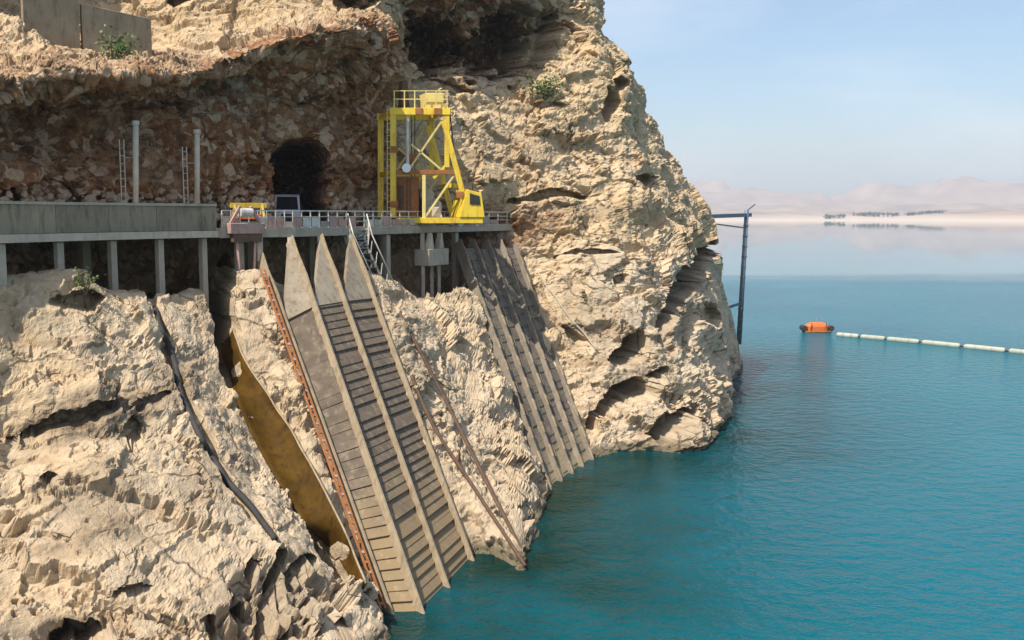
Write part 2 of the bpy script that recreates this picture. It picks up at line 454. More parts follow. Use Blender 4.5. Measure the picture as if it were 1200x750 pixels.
def hill_mat():
    m, nt, b = new_mat("far_hills")
    geo = nt.nodes.new("ShaderNodeNewGeometry"); pos = geo.outputs['Position']
    c = ramp(nt, [(0.35, (0.22, 0.15, 0.11)), (0.65, (0.40, 0.28, 0.20))], noise_n(nt, pos, 0.004, 8, 0.6))
    sx = nt.nodes.new("ShaderNodeSeparateXYZ"); nt.links.new(pos, sx.inputs[0])
    c = mixc(nt, ramp(nt, [(0.0, (1, 1, 1)), (0.5, (0, 0, 0))], math_n(nt, 'MULTIPLY', sx.outputs['Z'], 0.02)), c, (0.58, 0.46, 0.36))
    nt.links.new(c, b.inputs['Base Color']); b.inputs['Roughness'].default_value = 1.0
    return m
M['hills'] = hill_mat()

# ------------------------------------------------------------------ lake and far shore
def lake():
    gx = np.unique(np.concatenate([[-12500, -3000, -600, -150, -60], np.arange(-30, 62, 1.0), [80, 120, 300, 900, 3000, 12500]]))
    gy = np.unique(np.concatenate([[-900, -200, -40, 0], np.arange(15, 160, 1.0), [180, 230, 400, 1000, 3000, 12500]]))
    XX, YY = np.meshgrid(gx, gy); n = len(gx)
    v = np.stack([XX.ravel(), YY.ravel(), np.zeros(XX.size)], 1)
    f = [(b * n + a, b * n + a + 1, b * n + n + a + 1, b * n + n + a) for b in range(len(gy) - 1) for a in range(n - 1)]
    o = mesh_obj("water", v.tolist(), f, M['water'])
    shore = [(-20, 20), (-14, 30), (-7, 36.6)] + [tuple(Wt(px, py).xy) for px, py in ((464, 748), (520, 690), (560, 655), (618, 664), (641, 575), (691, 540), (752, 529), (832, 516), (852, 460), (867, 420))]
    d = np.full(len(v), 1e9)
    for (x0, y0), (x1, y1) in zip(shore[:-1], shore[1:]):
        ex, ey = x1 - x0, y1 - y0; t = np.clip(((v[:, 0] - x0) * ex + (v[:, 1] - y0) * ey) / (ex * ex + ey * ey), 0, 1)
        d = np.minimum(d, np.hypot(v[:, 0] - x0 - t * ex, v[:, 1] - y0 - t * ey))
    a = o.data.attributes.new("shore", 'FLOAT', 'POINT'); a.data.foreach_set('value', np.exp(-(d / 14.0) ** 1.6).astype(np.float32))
    tag(o, "turquoise lake, rippled near the cliff and calm beyond", kind="structure")
lake()

def far_hills():
    na, nr = 520, 110
    az = np.linspace(math.radians(-62), math.radians(62), na)
    rr = 3500 * (11500 / 3500) ** np.linspace(0, 1, nr)
    A, R = np.meshgrid(az, rr)
    X, Y = R * np.sin(A), R * np.cos(A)
    p = np.stack([X.ravel(), Y.ravel(), np.zeros(X.size)], 1)
    shore = 3600 + 110 * fbm(np.stack([A.ravel() * 9, A.ravel() * 0, A.ravel() * 0], 1), 4, 3)
    d = R.ravel() - shore
    low = sstep(0, 260, d) * (16 + 12 * fbm(p / 420, 4, 9))
    ridge = np.clip(1 - np.abs(fbm(p / 1500, 5, 21, 0.5)), 0, 1)
    mid = sstep(900, 3000, d) * np.clip(20 + 75 * ridge * ridge, 0, 200)
    far = sstep(3500, 6500, d) * np.clip(40 + 195 * ridge ** 1.5 + 50 * fbm(p / 700, 4, 33), 0, 330)
    z = -3 + sstep(-120, 60, d) * 6 + np.maximum(0, low) + 0.7 * mid + 1.15 * far
    v = np.stack([X.ravel(), Y.ravel(), z], 1)
    global HILLS; HILLS = v
    f = [(j * na + i, j * na + i + 1, (j + 1) * na + i + 1, (j + 1) * na + i) for j in range(nr - 1) for i in range(na - 1)]
    o = mesh_obj("far_hills", v.tolist(), f, M['hills'], smooth=True)
    tag(o, "pale hazy hills and bright low shore beyond the lake", kind="structure")
    return o
far_hills()

def far_grove(x0, x1, D, h, seed, label):
    r = random.Random(seed); mb = MB()
    a, b = Pz(x0, 6, D), Pz(x1, 6, D)
    zg = lambda q: float(HILLS[np.argmin((HILLS[:, 0] - q.x) ** 2 + (HILLS[:, 1] - q.y) ** 2), 2])
    n = int((b - a).length / 1.6)
    for i in range(n):
        t = r.random(); c = a.lerp(b, t) + Vector((0, r.uniform(-25, 25), r.uniform(2, h * 0.7)))
        s = r.uniform(4, 8); g = max(zg(c), 0.5); c.z += g
        for k in range(7):
            q = c + Vector((r.gauss(0, s * .5), r.gauss(0, s * .5), r.gauss(0, s * .35)))
            d1 = Vector((r.gauss(0, 1), r.gauss(0, 1), r.gauss(0, 1))).normalized() * s * .5
            d2 = Vector((r.gauss(0, 1), r.gauss(0, 1), r.gauss(0, 1))).normalized() * s * .5
            mb.add([q - d1, q + d2, q + d1, q - d2], [(0, 1, 2, 3)])
        mb.tube([(c.x, c.y, g - 1), (c.x, c.y, c.z)], 0.5, 5)
    o = mb.build("far_grove", M['leaf_far'])
    tag(o, label, "grove", kind="stuff")
far_grove(1002, 1052, 3720, 9, 1, "dark line of trees on the far lake shore, left stretch")
far_grove(1062, 1104, 3720, 9, 2, "dark line of trees on the far lake shore, right stretch")
far_grove(968, 990, 3600, 9, 3, "small dark clump of scrub at the far water's edge")

# ------------------------------------------------------------------ cliff
def Dfront(px):      # depth of the platform's front edge
    return float(np.interp(px, [-260, 0, 240, 345, 450, 570, 612], [37.5, 47, 59, 63.2, 72, 86, 91.5]))
DECK_Z = 17.55
UND_Z = 17.12

wp = lambda x, y, z: Vector((x, y, z))
# left rack ribs (top pixel, foot pixel on the lake)
RIB_L = [((305, 300), (455, 717)), ((340, 280), (491, 716)), ((375, 278), (521, 686)), ((410, 278), (550, 655))]
RIB_R = [((537, 283), (641, 572)), ((553, 283), (654, 563)), ((569, 283), (667, 554)), ((585, 283), (679, 546)), ((600, 283), (691, 538))]
def rib_line(r):
    (tx, ty), (fx, fy) = r
    return P(tx, ty, Dfront(tx) - 0.4), Wt(fx, fy)
def inward(ribs):
    a, b = rib_line(ribs[0]); c, d = rib_line(ribs[-1])
    n = ((c - a).cross(b - a)).normalized()
    return n if n.y > 0 else -n
NL, NR = inward(RIB_L), inward(RIB_R)

def lerp_pts(a, b, ts):
    return [a.lerp(b, t) for t in ts]

def foot_ext(f, dx=2.0, dy=-4.0):
    return f + Vector((dx, dy, -8))

def deep(ribs, n, k):
    a = [rib_line(r) for r in ribs]; top = (a[0][0] + a[-1][0]) / 2; ft = (a[0][1] + a[-1][1]) / 2
    o = n * k
    return [ft + Vector((1.5, -3, -8)) + o, ft + o, ft.lerp(top, .33) + o, ft.lerp(top, .66) + o, ft.lerp(top, .93) + o]

def recess(top, k, zt=17.0):
    back = Vector((-0.78, 0.62, 0))
    return [top + back * (k * 0.35) + Vector((0, 0, -3.2)), Vector((0, 0, 0)) + Vector(((top + back * k).x, (top + back * k).y, zt))]

S = []
def station(low, up, k=13, rec=None):
    """low: five points, lake bed to slope top; up: eight points, platform wall to plateau"""
    low = [Vector(p) for p in low]
    S.append(low + (rec or recess(low[4], k)) + [Vector(p) for p in up])

def top_back(p): return p + Vector((-14, 22, 3))

u = [P(-330, 215, 45), P(-330, 130, 46), P(-300, 105, 43), P(-300, 85, 43.5), P(-310, 60, 50), P(-310, 30, 54), P(-310, 10, 60)]
station([wp(-21, 18, -8), wp(-23.5, 22, 0), P(-230, 700, 28), P(-230, 500, 34), P(-230, 350, 39)], u + [top_back(u[-1])])
u = [P(-70, 215, 53.5), P(-70, 130, 54.5), P(-50, 112, 51.5), P(-50, 95, 52), P(-60, 40, 58), P(-60, -30, 61), P(-60, -140, 64)]
station([wp(-11, 25, -8), wp(-14.5, 29.5, 0), P(0, 735, 34.5), P(0, 525, 41.5), P(0, 338, 47.6)], u + [top_back(u[-1])])
u = [P(45, 215, 59), P(45, 130, 60), P(50, 100, 57), P(50, 80, 57.5), P(50, 45, 62), P(50, -10, 70), P(50, -120, 73)]
station([wp(-8, 27.5, -8), wp(-10.5, 31.8, 0), P(165, 735, 36), P(115, 520, 43), P(92, 332, 50.6)], u + [top_back(u[-1])])
u = [P(125, 215, 63), P(125, 120, 64), P(135, 96, 61), P(135, 84, 62), P(140, 66, 69), P(140, -5, 74.5), P(140, -120, 78)]
station([wp(-4.5, 33, -8), wp(-7, 36.6, 0), P(322, 645, 42.5), P(232, 510, 47.6), P(180, 345, 54.6)], u + [top_back(u[-1])])
u = [P(190, 215, 66), P(190, 115, 67), P(195, 92, 64), P(195, 82, 65), P(205, 45, 70), P(210, 8, 74), P(210, -120, 79)]
f = Wt(464, 748)
station([foot_ext(f), f, P(400, 655, 46.2), P(300, 505, 51.7), P(243, 342, 58.4)], u + [top_back(u[-1])])
u = [P(255, 215, 69), P(255, 105, 70), P(258, 84, 67), P(258, 72, 68), P(262, 40, 71.5), P(265, 5, 75.5), P(265, -120, 80)]
a, b = rib_line(RIB_L[0]); a2 = a + Vector((-.5, -.9, 0)); b2 = b + Vector((-.5, -.9, 0))
station([foot_ext(b2), b2, *lerp_pts(b2, a2, (.33, .66)), P(300, 322, 60.5)], u + [top_back(u[-1])])
u = [P(312, 215, 72), P(312, 110, 73), P(312, 66, 70.5), P(312, 42, 70.5), P(318, 22, 74), P(322, -5, 77), P(322, -120, 82)]
station(deep(RIB_L, NL, 2.2), u + [top_back(u[-1])], 8)
u = [P(395, 215, 77), P(395, 120, 78), P(395, 62, 75.5), P(395, 34, 75), P(398, 14, 79), P(398, -15, 82), P(398, -120, 87)]
a, b = rib_line(RIB_L[-1]); a2 = a + Vector((.4, .5, 0)); b2 = b + Vector((.5, .8, 0))
station([foot_ext(b2), b2, *lerp_pts(b2, a2, (.33, .66)), P(428, 330, 68)], u + [top_back(u[-1])], 9)
u = [P(448, 215, 82), P(448, 130, 83), P(448, 84, 82), P(446, 46, 81.5), P(446, 10, 85), P(446, -25, 89), P(446, -120, 93)]
f = Wt(618, 664)
station([foot_ext(f), f, P(575, 540, 62.5), P(528, 430, 67.6), P(487, 344, 73.5)], u + [top_back(u[-1])], 8)
u = [P(485, 215, 84.5), P(485, 150, 86), P(485, 108, 87.5), P(485, 96, 88.5), P(490, 66, 96), P(490, 10, 93.5), P(490, -50, 90)]
a, b = rib_line(RIB_R[0]); a2 = a + Vector((-.5, -.9, 0)); b2 = b + Vector((-.5, -.9, 0))
station([foot_ext(b2), b2, *lerp_pts(b2, a2, (.33, .66)), P(538, 335, 78.6)], u + [top_back(u[-1])], 8)
u = [P(540, 215, 86.8), P(540, 150, 89.5), P(548, 104, 92), P(550, 94, 93.5), P(556, 66, 100), P(560, 8, 97), P(560, -60, 93.5)]
station(deep(RIB_R, NR, 2.0), u + [top_back(u[-1])], 5)
u = [P(608, 215, 90.5), P(605, 150, 94), P(605, 104, 96.5), P(605, 94, 98), P(606, 66, 104), P(612, 8, 101.5), P(615, -60, 99)]
a, b = rib_line(RIB_R[-1]); a2 = a + Vector((.5, .6, 0)); b2 = b + Vector((.5, .6, 0))
station([foot_ext(b2), b2, *lerp_pts(b2, a2, (.33, .66)), P(607, 300, 88.5)],
        u + [top_back(u[-1])], rec=[P(609, 275, 89.2), P(609, 255, 89.8)])
u = [P(660, 215, 92.5), P(652, 150, 95.5), P(650, 108, 97.5), P(648, 95, 98.5), P(644, 50, 101), P(640, 0, 104), P(638, -60, 107)]
f = Wt(752, 529)
station([foot_ext(f, 1.5, -3), f, P(733, 465, 81.5), P(706, 380, 85.5), P(684, 300, 89)], u + [top_back(u[-1])],
        rec=[P(678, 278, 90), P(672, 255, 91)])
u = [P(768, 215, 99), P(738, 150, 101), P(718, 108, 102), P(710, 92, 102), P(692, 48, 104), P(674, 0, 106), P(655, -60, 109)]
f = Wt(832, 516)
station([foot_ext(f, 2, -2), f, P(826, 468, 86), P(812, 400, 90), P(800, 320, 94)], u + [top_back(u[-1])],
        rec=[P(795, 290, 96), P(788, 260, 97.5)])
u = [P(800, 215, 117), P(765, 150, 115), P(741, 105, 114), P(734, 92, 114), P(712, 45, 113), P(693, 0, 113), P(668, -60, 114)]
f = Wt(867, 420)
station([foot_ext(f, 2.5, 0), f, P(861, 396, 127), P(850, 350, 124), P(836, 302, 121)], u + [top_back(u[-1])],
        rec=[P(830, 280, 120), P(820, 250, 119)])
last = S[-1]
S.append([p + Vector((-7 - 0.10 * p.z, 24, 0)) for p in last])
S.append([p + Vector((-34, 48, 0)) for p in last])

for s_ in range(2, 9):                      # jutting lip above the platform wall
    for r_ in (9, 10): S[s_][r_] = S[s_][r_] + Vector((0.7, -0.95, 0)) * (1.0 if s_ < 6 else 2.2 if s_ < 8 else 1.0)
NS, NRW = len(S), len(S[0])
ctrl = np.array([[tuple(p) for p in st] for st in S])               # NS x NRW x 3

def cr_interp(C, t, tens=0.40):
    """cardinal spline along axis 0 at parameters t"""
    n = len(C); i = np.clip(np.floor(t).astype(int), 0, n - 2); fz = (t - i)
    sh = (-1,) + (1,) * (C.ndim - 1); fz = fz.reshape(sh)
    p0, p1, p2, p3 = C[np.clip(i - 1, 0, n - 1)], C[i], C[i + 1], C[np.clip(i + 2, 0, n - 1)]
    m1, m2 = (p2 - p0) * tens, (p3 - p1) * tens
    f2, f3 = fz * fz, fz ** 3
    return (2 * f3 - 3 * f2 + 1) * p1 + (f3 - 2 * f2 + fz) * m1 + (-2 * f3 + 3 * f2) * p2 + (f3 - f2) * m2

def params(weights, total):
    w = np.maximum(np.array(weights, float), 1e-3); cum = np.concatenate([[0], np.cumsum(w)]); cum /= cum[-1]
    return np.interp(np.linspace(0, 1, total), cum, np.arange(len(cum)))
sw = [150, 95, 90, 75, 65, 62, 62, 62, 50, 55, 60, 55, 70, 90, 60, 12, 6]
sw = sw[:NS - 1]
rw = [14, 70, 85, 80, 34, 24, 40, 80, 40, 22, 45, 50, 34, 8]
assert len(rw) == NRW - 1 and len(sw) == NS - 1, (NRW, NS)
NC, NROW = 760, 720
ts, tr = params(sw, NC), params(rw, NROW)
G1 = cr_interp(ctrl, ts)                                             # NC x NRW x 3
grid = np.transpose(cr_interp(np.transpose(G1, (1, 0, 2)), tr), (1, 0, 2))   # NC x NROW x 3

# zones on the control net: rough, brown, ochre, pale, calm(rack)
Z = np.zeros((NS, NRW, 5))
for s in range(NS):
    for r in range(NRW):
        rough, brown, ochre, pale = 0.35, 0.0, 0.25, 0.0
        if s <= 5 and r <= 4: rough, pale = 0.22, 0.25
        if s in (3, 4) and r <= 4: rough, pale = 0.12, 0.55
        if 6 <= s <= 9 and r <= 4: rough, pale = 0.28, 0.45
        if r in (5, 6) and s <= 11: rough, brown = 0.6, 0.7
        if s <= 8 and 7 <= r <= 9: rough, brown = 0.75, 1.0
        if s <= 8 and r == 10: rough, brown = 0.7, 0.55
        if 6 <= s <= 8 and r == 10: brown = 0.9
        if s <= 8 and r >= 11: rough, ochre = 0.6, 0.6
        if 9 <= s <= 11 and 7 <= r <= 9: rough, ochre = 0.45, 0.55
        if 9 <= s <= 11 and 11 <= r <= 13: rough, brown = 1.0, 1.0
        if s >= 12 and r <= 4: rough, pale = 0.65, 0.7
        if s >= 12 and r >= 5: rough, ochre = 0.6, 0.6
        Z[s, r] = (rough, brown, ochre, pale, 0)
for s in (6, 10):
    Z[s, :5, 4] = 1; Z[s, 4:6, 4] = 0.6
def lin(C, t):
    n = len(C); i = np.clip(np.floor(t).astype(int), 0, n - 2); fz = (t - i).reshape(-1, 1, 1); return C[i] * (1 - fz) + C[i + 1] * fz
ZG = np.transpose(lin(np.transpose(lin(Z, ts), (1, 0, 2)), tr), (1, 0, 2)).reshape(-1, 5)

def grid_normals(g):
    du = np.gradient(g, axis=0); dv = np.gradient(g, axis=1)
    n = np.cross(du, dv); n /= np.linalg.norm(n, axis=2, keepdims=True) + 1e-9
    return n
def project(p):
    q = p - np.array([0, 0, EYE]); fw = q[:, 1] * CP - q[:, 2] * SP; up = q[:, 1] * SP + q[:, 2] * CP
    fw = np.maximum(fw, 0.1)
    return 600 + FPX * q[:, 0] / fw, 375 - FPX * up / fw

pts = grid.reshape(-1, 3)
def blur(a, w):
    for ax in (0, 1):
        pad = [(0, 0)] * 3; pad[ax] = (w, w); c = np.cumsum(np.pad(a, pad, mode='edge'), axis=ax)
        z0 = np.zeros_like(np.take(c, [0], axis=ax)); c = np.concatenate([z0, c], axis=ax); n = a.shape[ax]
        a = (np.take(c, range(2 * w + 1, 2 * w + 1 + n), axis=ax) - np.take(c, range(0, n), axis=ax)) / (2 * w + 1)
    return a
nrm = blur(blur(grid_normals(grid), 17), 17)
nrm = (nrm / (np.linalg.norm(nrm, axis=2, keepdims=True) + 1e-9)).reshape(-1, 3)
tosky = np.array([0.45, -0.7, 0.55])
if (nrm @ tosky).mean() < 0: nrm = -nrm
rough, brown, ochre, pale, calm = (ZG[:, k].copy() for k in range(5))
PX, PY = project(pts)
front = pts[:, 1] < 140
def blob(cx, cy, rx, ry, ang=0.0, soft=0.5, wob=0.35, seed=0):
    """soft elliptical patch round the rock seen at photo pixel (cx, cy)"""
    a = math.radians(ang); dx, dy = PX - cx, PY - cy
    ux, uy = dx * math.cos(a) + dy * math.sin(a), -dx * math.sin(a) + dy * math.cos(a)
    r = np.sqrt((ux / rx) ** 2 + (uy / ry) ** 2) + wob * vnoise(pts * 1.1, seed + 3)
    return (1 - sstep(1 - soft, 1.0, r)) * front
# jagged broken rock at the bottom of the slope
jag = np.maximum(blob(340, 705, 105, 62, -20, 0.6), blob(90, 740, 60, 22, 0, 0.6))
rough = np.maximum(rough, 1.25 * jag); pale = np.maximum(pale, 0.5 * jag)
stain = np.zeros(len(pts))
for k, (cx, cy, rx, ry, an, am) in enumerate([(110, 490, 120, 30, -14, .95), (200, 450, 50, 40, -40, .7), (110, 600, 70, 60, 0, .55), (250, 560, 60, 30, -30, .5),
        (330, 700, 90, 60, -20, .6), (40, 380, 40, 20, 0, .3), (90, 735, 70, 25, 0, .7), (250, 350, 26, 60, 0, .5), (300, 400, 20, 70, -10, .4), (470, 420, 30, 90, -25, .45), (560, 620, 40, 30, 0, .3),
        (690, 380, 60, 40, 20, .4), (760, 440, 60, 30, -30, .35), (800, 360, 20, 70, 30, .5), (790, 500, 50, 25, 0, .4), (600, 180, 60, 30, 0, .25), (700, 250, 70, 14, -5, .4)]):
    stain = np.maximum(stain, am * blob(cx, cy, rx * 1.15, ry * 1.15, an, 0.6, 0.35, 400 + k))
n_low = fbm(pts * 0.13, 3, 1)
n_mid = fbm(pts * 0.55, 4, 11)
n_hi = fbm(pts * 2.1, 4, 23)
wv = 0.30 * np.stack([n_mid, n_hi, n_mid], 1)
big = facets(pts * np.array([0.24, 0.24, 0.34]) + wv * 0.5, 5, 1.2, 0.5, 0.16, 0.07)
block = facets(pts * np.array([0.62, 0.62, 0.85]) + wv * 0.7, 6, 1.1, 0.6, 0.26, 0.13)
small = facets(pts * 1.7 + wv, 8, 1.0, 0.6, 0.22, 0.22)
tiny = facets(pts * 3.6 + wv, 9, 1.0, 0.6, 0.2, 0.3)
# bedding ledges dipping gently towards the lake
sc_ = pts[:, 2] - 0.16 * pts[:, 0] + 0.10 * pts[:, 1] + 0.8 * n_mid * 0.5 + 1.2 * n_low
one = np.zeros_like(sc_)
strata = vnoise(np.stack([sc_ * 0.75, one, one], 1), 41) + 0.5 * vnoise(np.stack([sc_ * 2.1, one, one], 1), 43)
lk = np.clip(calm * 1.6, 0, 1)
rg = np.clip(rough, 0.1, 1.3)
dsp = (0.9 * n_low * np.clip(rough * 1.6, .25, 1) + 0.16 * n_mid + 0.03 * n_hi
       + big * (0.35 + 0.70 * rg) + block * (0.05 + 0.32 * rg + 0.25 * rg * brown) + small * (0.02 + 0.12 * rg + 0.12 * rg * brown) + tiny * (0.015 + 0.05 * rg + 0.03 * brown)
       + 0.26 * strata * np.clip(rough, 0.15, .8) * (1 - 0.6 * brown))
w1 = facets(pts * 1.0 + 0.3 * n_mid[:, None], 19, 1.4, 1.2, 0.6, 0.2)
dsp += jag * 0.75 * w1
pit = vnoise(pts * 1.9, 71) + 0.5 * n_hi
dsp -= 0.18 * sstep(0.6, 0.95, pit) * (1 - 0.5 * brown)
dsp *= (1 - lk)
dsp = np.where(dsp > 0.7, 0.7 + (dsp - 0.7) * 0.4, dsp)
tipz = sstep(95, 110, pts[:, 1]) * (1 - sstep(8, 14, pts[:, 2])); dsp -= 0.8 * tipz * np.maximum(dsp, 0)
dsp = np.where(pts[:, 2] < 0, dsp * 0.5, dsp)
pts = pts + nrm * dsp[:, None]

# hollows, cracks and caves of the real face: pushed straight into the hill
back = np.array([-0.42, 0.90, 0.06])
def carve(cx, cy, rx, ry, ang, depth, seed, soft=0.22, dirv=back, wob=0.32):
    global pts
    pts = pts + (blob(cx, cy, rx, ry, ang, soft, wob, seed) * depth * 1.25)[:, None] * dirv
CARVES = [(90, 358, 30, 11, -8, 1.6), (70, 497, 75, 10, -14, 1.2), (155, 508, 13, 26, 25, 1.4), (58, 566, 11, 9, 0, 1.0),
          (178, 470, 24, 8, -20, .8), (150, 692, 30, 6, -22, .8), (100, 738, 40, 20, 0, 2.0), (325, 690, 13, 46, 8, 1.5), (358, 662, 20, 12, -40, 1.5),
          (285, 700, 11, 16, 30, 1.1), (400, 735, 26, 12, 0, 1.4), (250, 728, 15, 10, 0, 1.0), (372, 700, 10, 14, 20, 1.0), (300, 660, 9, 11, 30, .9), (345, 735, 12, 9, 0, 1.0), (430, 700, 8, 11, 20, .8),
          (735, 465, 52, 18, -32, 8.0), (740, 412, 28, 15, -38, 6.5), (795, 497, 34, 19, -28, 9.0),
          (803, 340, 12, 54, 32, 5.0), (826, 310, 9, 30, 20, 4.0), (785, 372, 8, 30, 25, 1.3), (832, 372, 8, 18, -10, 1.5),
          (715, 122, 9, 20, -8, 2.4), (722, 102, 9, 8, 0, 1.6), (678, 42, 9, 32, -22, 2.0), (765, 205, 14, 5, 0, 1.5),
          (655, 230, 60, 6, -6, 1.3), (690, 300, 34, 4, 5, .9), (672, 395, 22, 6, 35, 1.1), (726, 330, 10, 7, 0, .9), (640, 125, 26, 6, 0, 1.0),
          (520, 100, 46, 6, 4, 1.4), (600, 55, 40, 38, 0, 6.0), (560, 65, 22, 28, 10, 5), (508, 50, 38, 38, 0, 6.5), (640, 50, 16, 38, 20, 4.0),
          (625, 20, 40, 16, 0, 2.0), (225, -2, 34, 9, 0, 2.0), (415, 2, 26, 10, 10, 2.5),
          (264, 370, 15, 70, -6, 5.5), (258, 330, 22, 40, -4, 5.0), (5, 225, 16, 14, 0, 2.0)]
for k, (cx, cy, rx, ry, an, dp) in enumerate(CARVES):
    carve(cx, cy, rx, ry, an, dp, 100 + k)
def groove(pix, rx, depth, seed, dirv):
    m = np.zeros(len(pts))
    for (x0, y0), (x1, y1) in zip(pix[:-1], pix[1:]):
        ex, ey = x1 - x0, y1 - y0; tt = np.clip(((PX - x0) * ex + (PY - y0) * ey) / (ex * ex + ey * ey), 0, 1)
        d = np.hypot(PX - x0 - tt * ex, PY - y0 - tt * ey) / rx + 0.2 * vnoise(pts * 1.4, seed)
        m = np.maximum(m, 1 - sstep(0.55, 1.0, d))
    return (m * front * depth)[:, None] * dirv
into = np.array([-0.35, 0.5, -0.65])
pts = pts + groove([(250, 300), (262, 380), (272, 430), (300, 470), (330, 522), (358, 580), (385, 630), (408, 664)], 17, 2.1, 301, into)
pts = pts + groove([(177, 345), (196, 400), (214, 462), (238, 515), (270, 568), (300, 602), (322, 628)], 6.5, 0.7, 302, into)
# tunnel mouth: straight-sided, round-topped
ox = np.abs(PX - 349); arch = np.where(PY < 190, np.sqrt(ox ** 2 + (PY - 190) ** 2), ox) + 2.5 * vnoise(pts * 1.3, 61)
tun = (1 - sstep(25, 30, arch)) * (PY > 150) * (PY < 262) * front * (pts[:, 1] > 66)
TUN_DIR = np.array([-0.28, 0.96, 0.0])
pts = pts + (tun * 16.0)[:, None] * TUN_DIR

idx = np.arange(NC * NROW).reshape(NC, NROW)
quads = np.stack([idx[:-1, :-1], idx[1:, :-1], idx[1:, 1:], idx[:-1, 1:]], -1).reshape(-1, 4)
me = bpy.data.meshes.new("cliff")
me.vertices.add(len(pts)); me.vertices.foreach_set("co", pts.astype(np.float32).ravel())
me.loops.add(quads.size); me.loops.foreach_set("vertex_index", quads.ravel().astype(np.int32))
me.polygons.add(len(quads)); me.polygons.foreach_set("loop_start", np.arange(0, quads.size, 4, dtype=np.int32))
me.update(calc_edges=True); me.validate()
ca = me.color_attributes.new("zone", 'FLOAT_COLOR', 'POINT')
zc = np.stack([np.clip(brown + 0.30 * n_mid * (brown > 0.02), 0, 1), np.clip(ochre + 0.3 * n_low, 0, 1), np.clip(pale + 0.25 * n_mid * (pale > 0.02), 0, 1), np.ones(len(pts))], 1)
ca.data.foreach_set("color", zc.astype(np.float32).ravel())
sa = me.attributes.new('stain', 'FLOAT', 'POINT'); sa.data.foreach_set('value', stain.astype(np.float32))
me.materials.append(M['rock'])
me.polygons.foreach_set("use_smooth", np.zeros(len(quads), bool))
cliff = link(bpy.data.objects.new("cliff", me))
tag(cliff, "cream and ochre rock cliff falling to the lake, with a brown rubble wall", kind="structure")
KD_PTS = pts
def on_cliff(px, py, lift=0.1):
    """a point of the visible rock seen at a photo pixel (nearest grid point in front)"""
    qx, qy = project(KD_PTS)
    d = (qx - px) ** 2 + (qy - py) ** 2 + np.where(KD_PTS[:, 1] > 145, 1e6, 0)
    near = np.where(d < max(d.min() * 2, 9.0))[0]
    j = near[np.argmin(KD_PTS[near, 1])]
    v = Vector(KD_PTS[j]); return v + (Vector((0, 0, EYE)) - v).normalized() * lift

# ------------------------------------------------------------------ platform along the cliff
def front_xy(px, z=17.0, out=0.0):
    p = Pz(px, z, Dfront(px)); q = Pz(px + 4, z, Dfront(px + 4)); t = (q - p).normalized()
    n = Vector((t.y, -t.x, 0))                  # towards the lake
    return p + n * out
def strip(mb, pxs, z0, z1, o0, o1):
    """solid band following the platform edge, between offsets o0 > o1 and heights z0 < z1"""
    V, F = [], []
    for px in pxs:
        a, b = front_xy(px, 17.0, o0), front_xy(px, 17.0, o1)
        V += [(a.x, a.y, z0), (a.x, a.y, z1), (b.x, b.y, z1), (b.x, b.y, z0)]
    n = len(pxs)
    for i in range(n - 1):
        k = 4 * i
        for j in range(4): F.append((k + j, k + (j + 1) % 4, k + 4 + (j + 1) % 4, k + 4 + j))
    F += [(0, 3, 2, 1), (4 * n - 4, 4 * n - 3, 4 * n - 2, 4 * n - 1)]
    return mb.add(V, F)
ALLPX = [-260, -180, -100, 0, 60, 120, 180, 240, 290, 345, 400, 450, 510, 570, 612]
deck = thing("intake_platform", "long concrete platform on columns running along the cliff above the racks", "platform", front_xy(240))
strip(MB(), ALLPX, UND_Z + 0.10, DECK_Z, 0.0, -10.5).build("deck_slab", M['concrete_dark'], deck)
LEFTPX = [-260, -180, -100, 0, 60, 120, 180, 254]
strip(MB(), LEFTPX, UND_Z, 17.50, 0.28, -0.35).build("edge_ledge", M['concrete_pale'], deck)
# parapet panels, one by one
edges = [-260, -120, -8, 66, 128, 184, 236, 254]
for a, b in zip(edges[:-1], edges[1:]):
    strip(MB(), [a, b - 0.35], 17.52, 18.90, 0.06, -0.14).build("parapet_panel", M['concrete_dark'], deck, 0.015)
strip(MB(), LEFTPX, 18.903, 19.04, 0.12, -0.2).build("coping", M['concrete'], deck)
RIGHTPX = [256, 290, 345, 400, 450, 510, 570, 606]
strip(MB(), RIGHTPX, UND_Z - 0.05, 17.62, 0.10, -0.35).build("edge_beam", M['concrete'], deck)
for px, bot in ((5, 13.2), (73, 13.4), (135, 13.4), (190, 13.2), (240, 12.6)):
    p = front_xy(px, 17, -0.25)
    MB().box((p.x, p.y, (UND_Z + bot) / 2 - 0.05), 0.36, 0.36, UND_Z - bot, -0.6).build("column", M['concrete'], deck, 0.02)
for px, bot in ((457, 11.8), (537, 12.0), (283, 12.2)):
    p = front_xy(px, 17, -0.3)
    MB().box((p.x, p.y, (UND_Z + bot) / 2 - 0.1), 0.42, 0.42, UND_Z - bot, -0.6).build("column", M['concrete'], deck, 0.02)
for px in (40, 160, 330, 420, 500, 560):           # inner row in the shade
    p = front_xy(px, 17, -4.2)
    MB().box((p.x, p.y, 15.2), 0.5, 0.5, 3.85, -0.6).build("column", M['concrete_dark'], deck, 0.02)

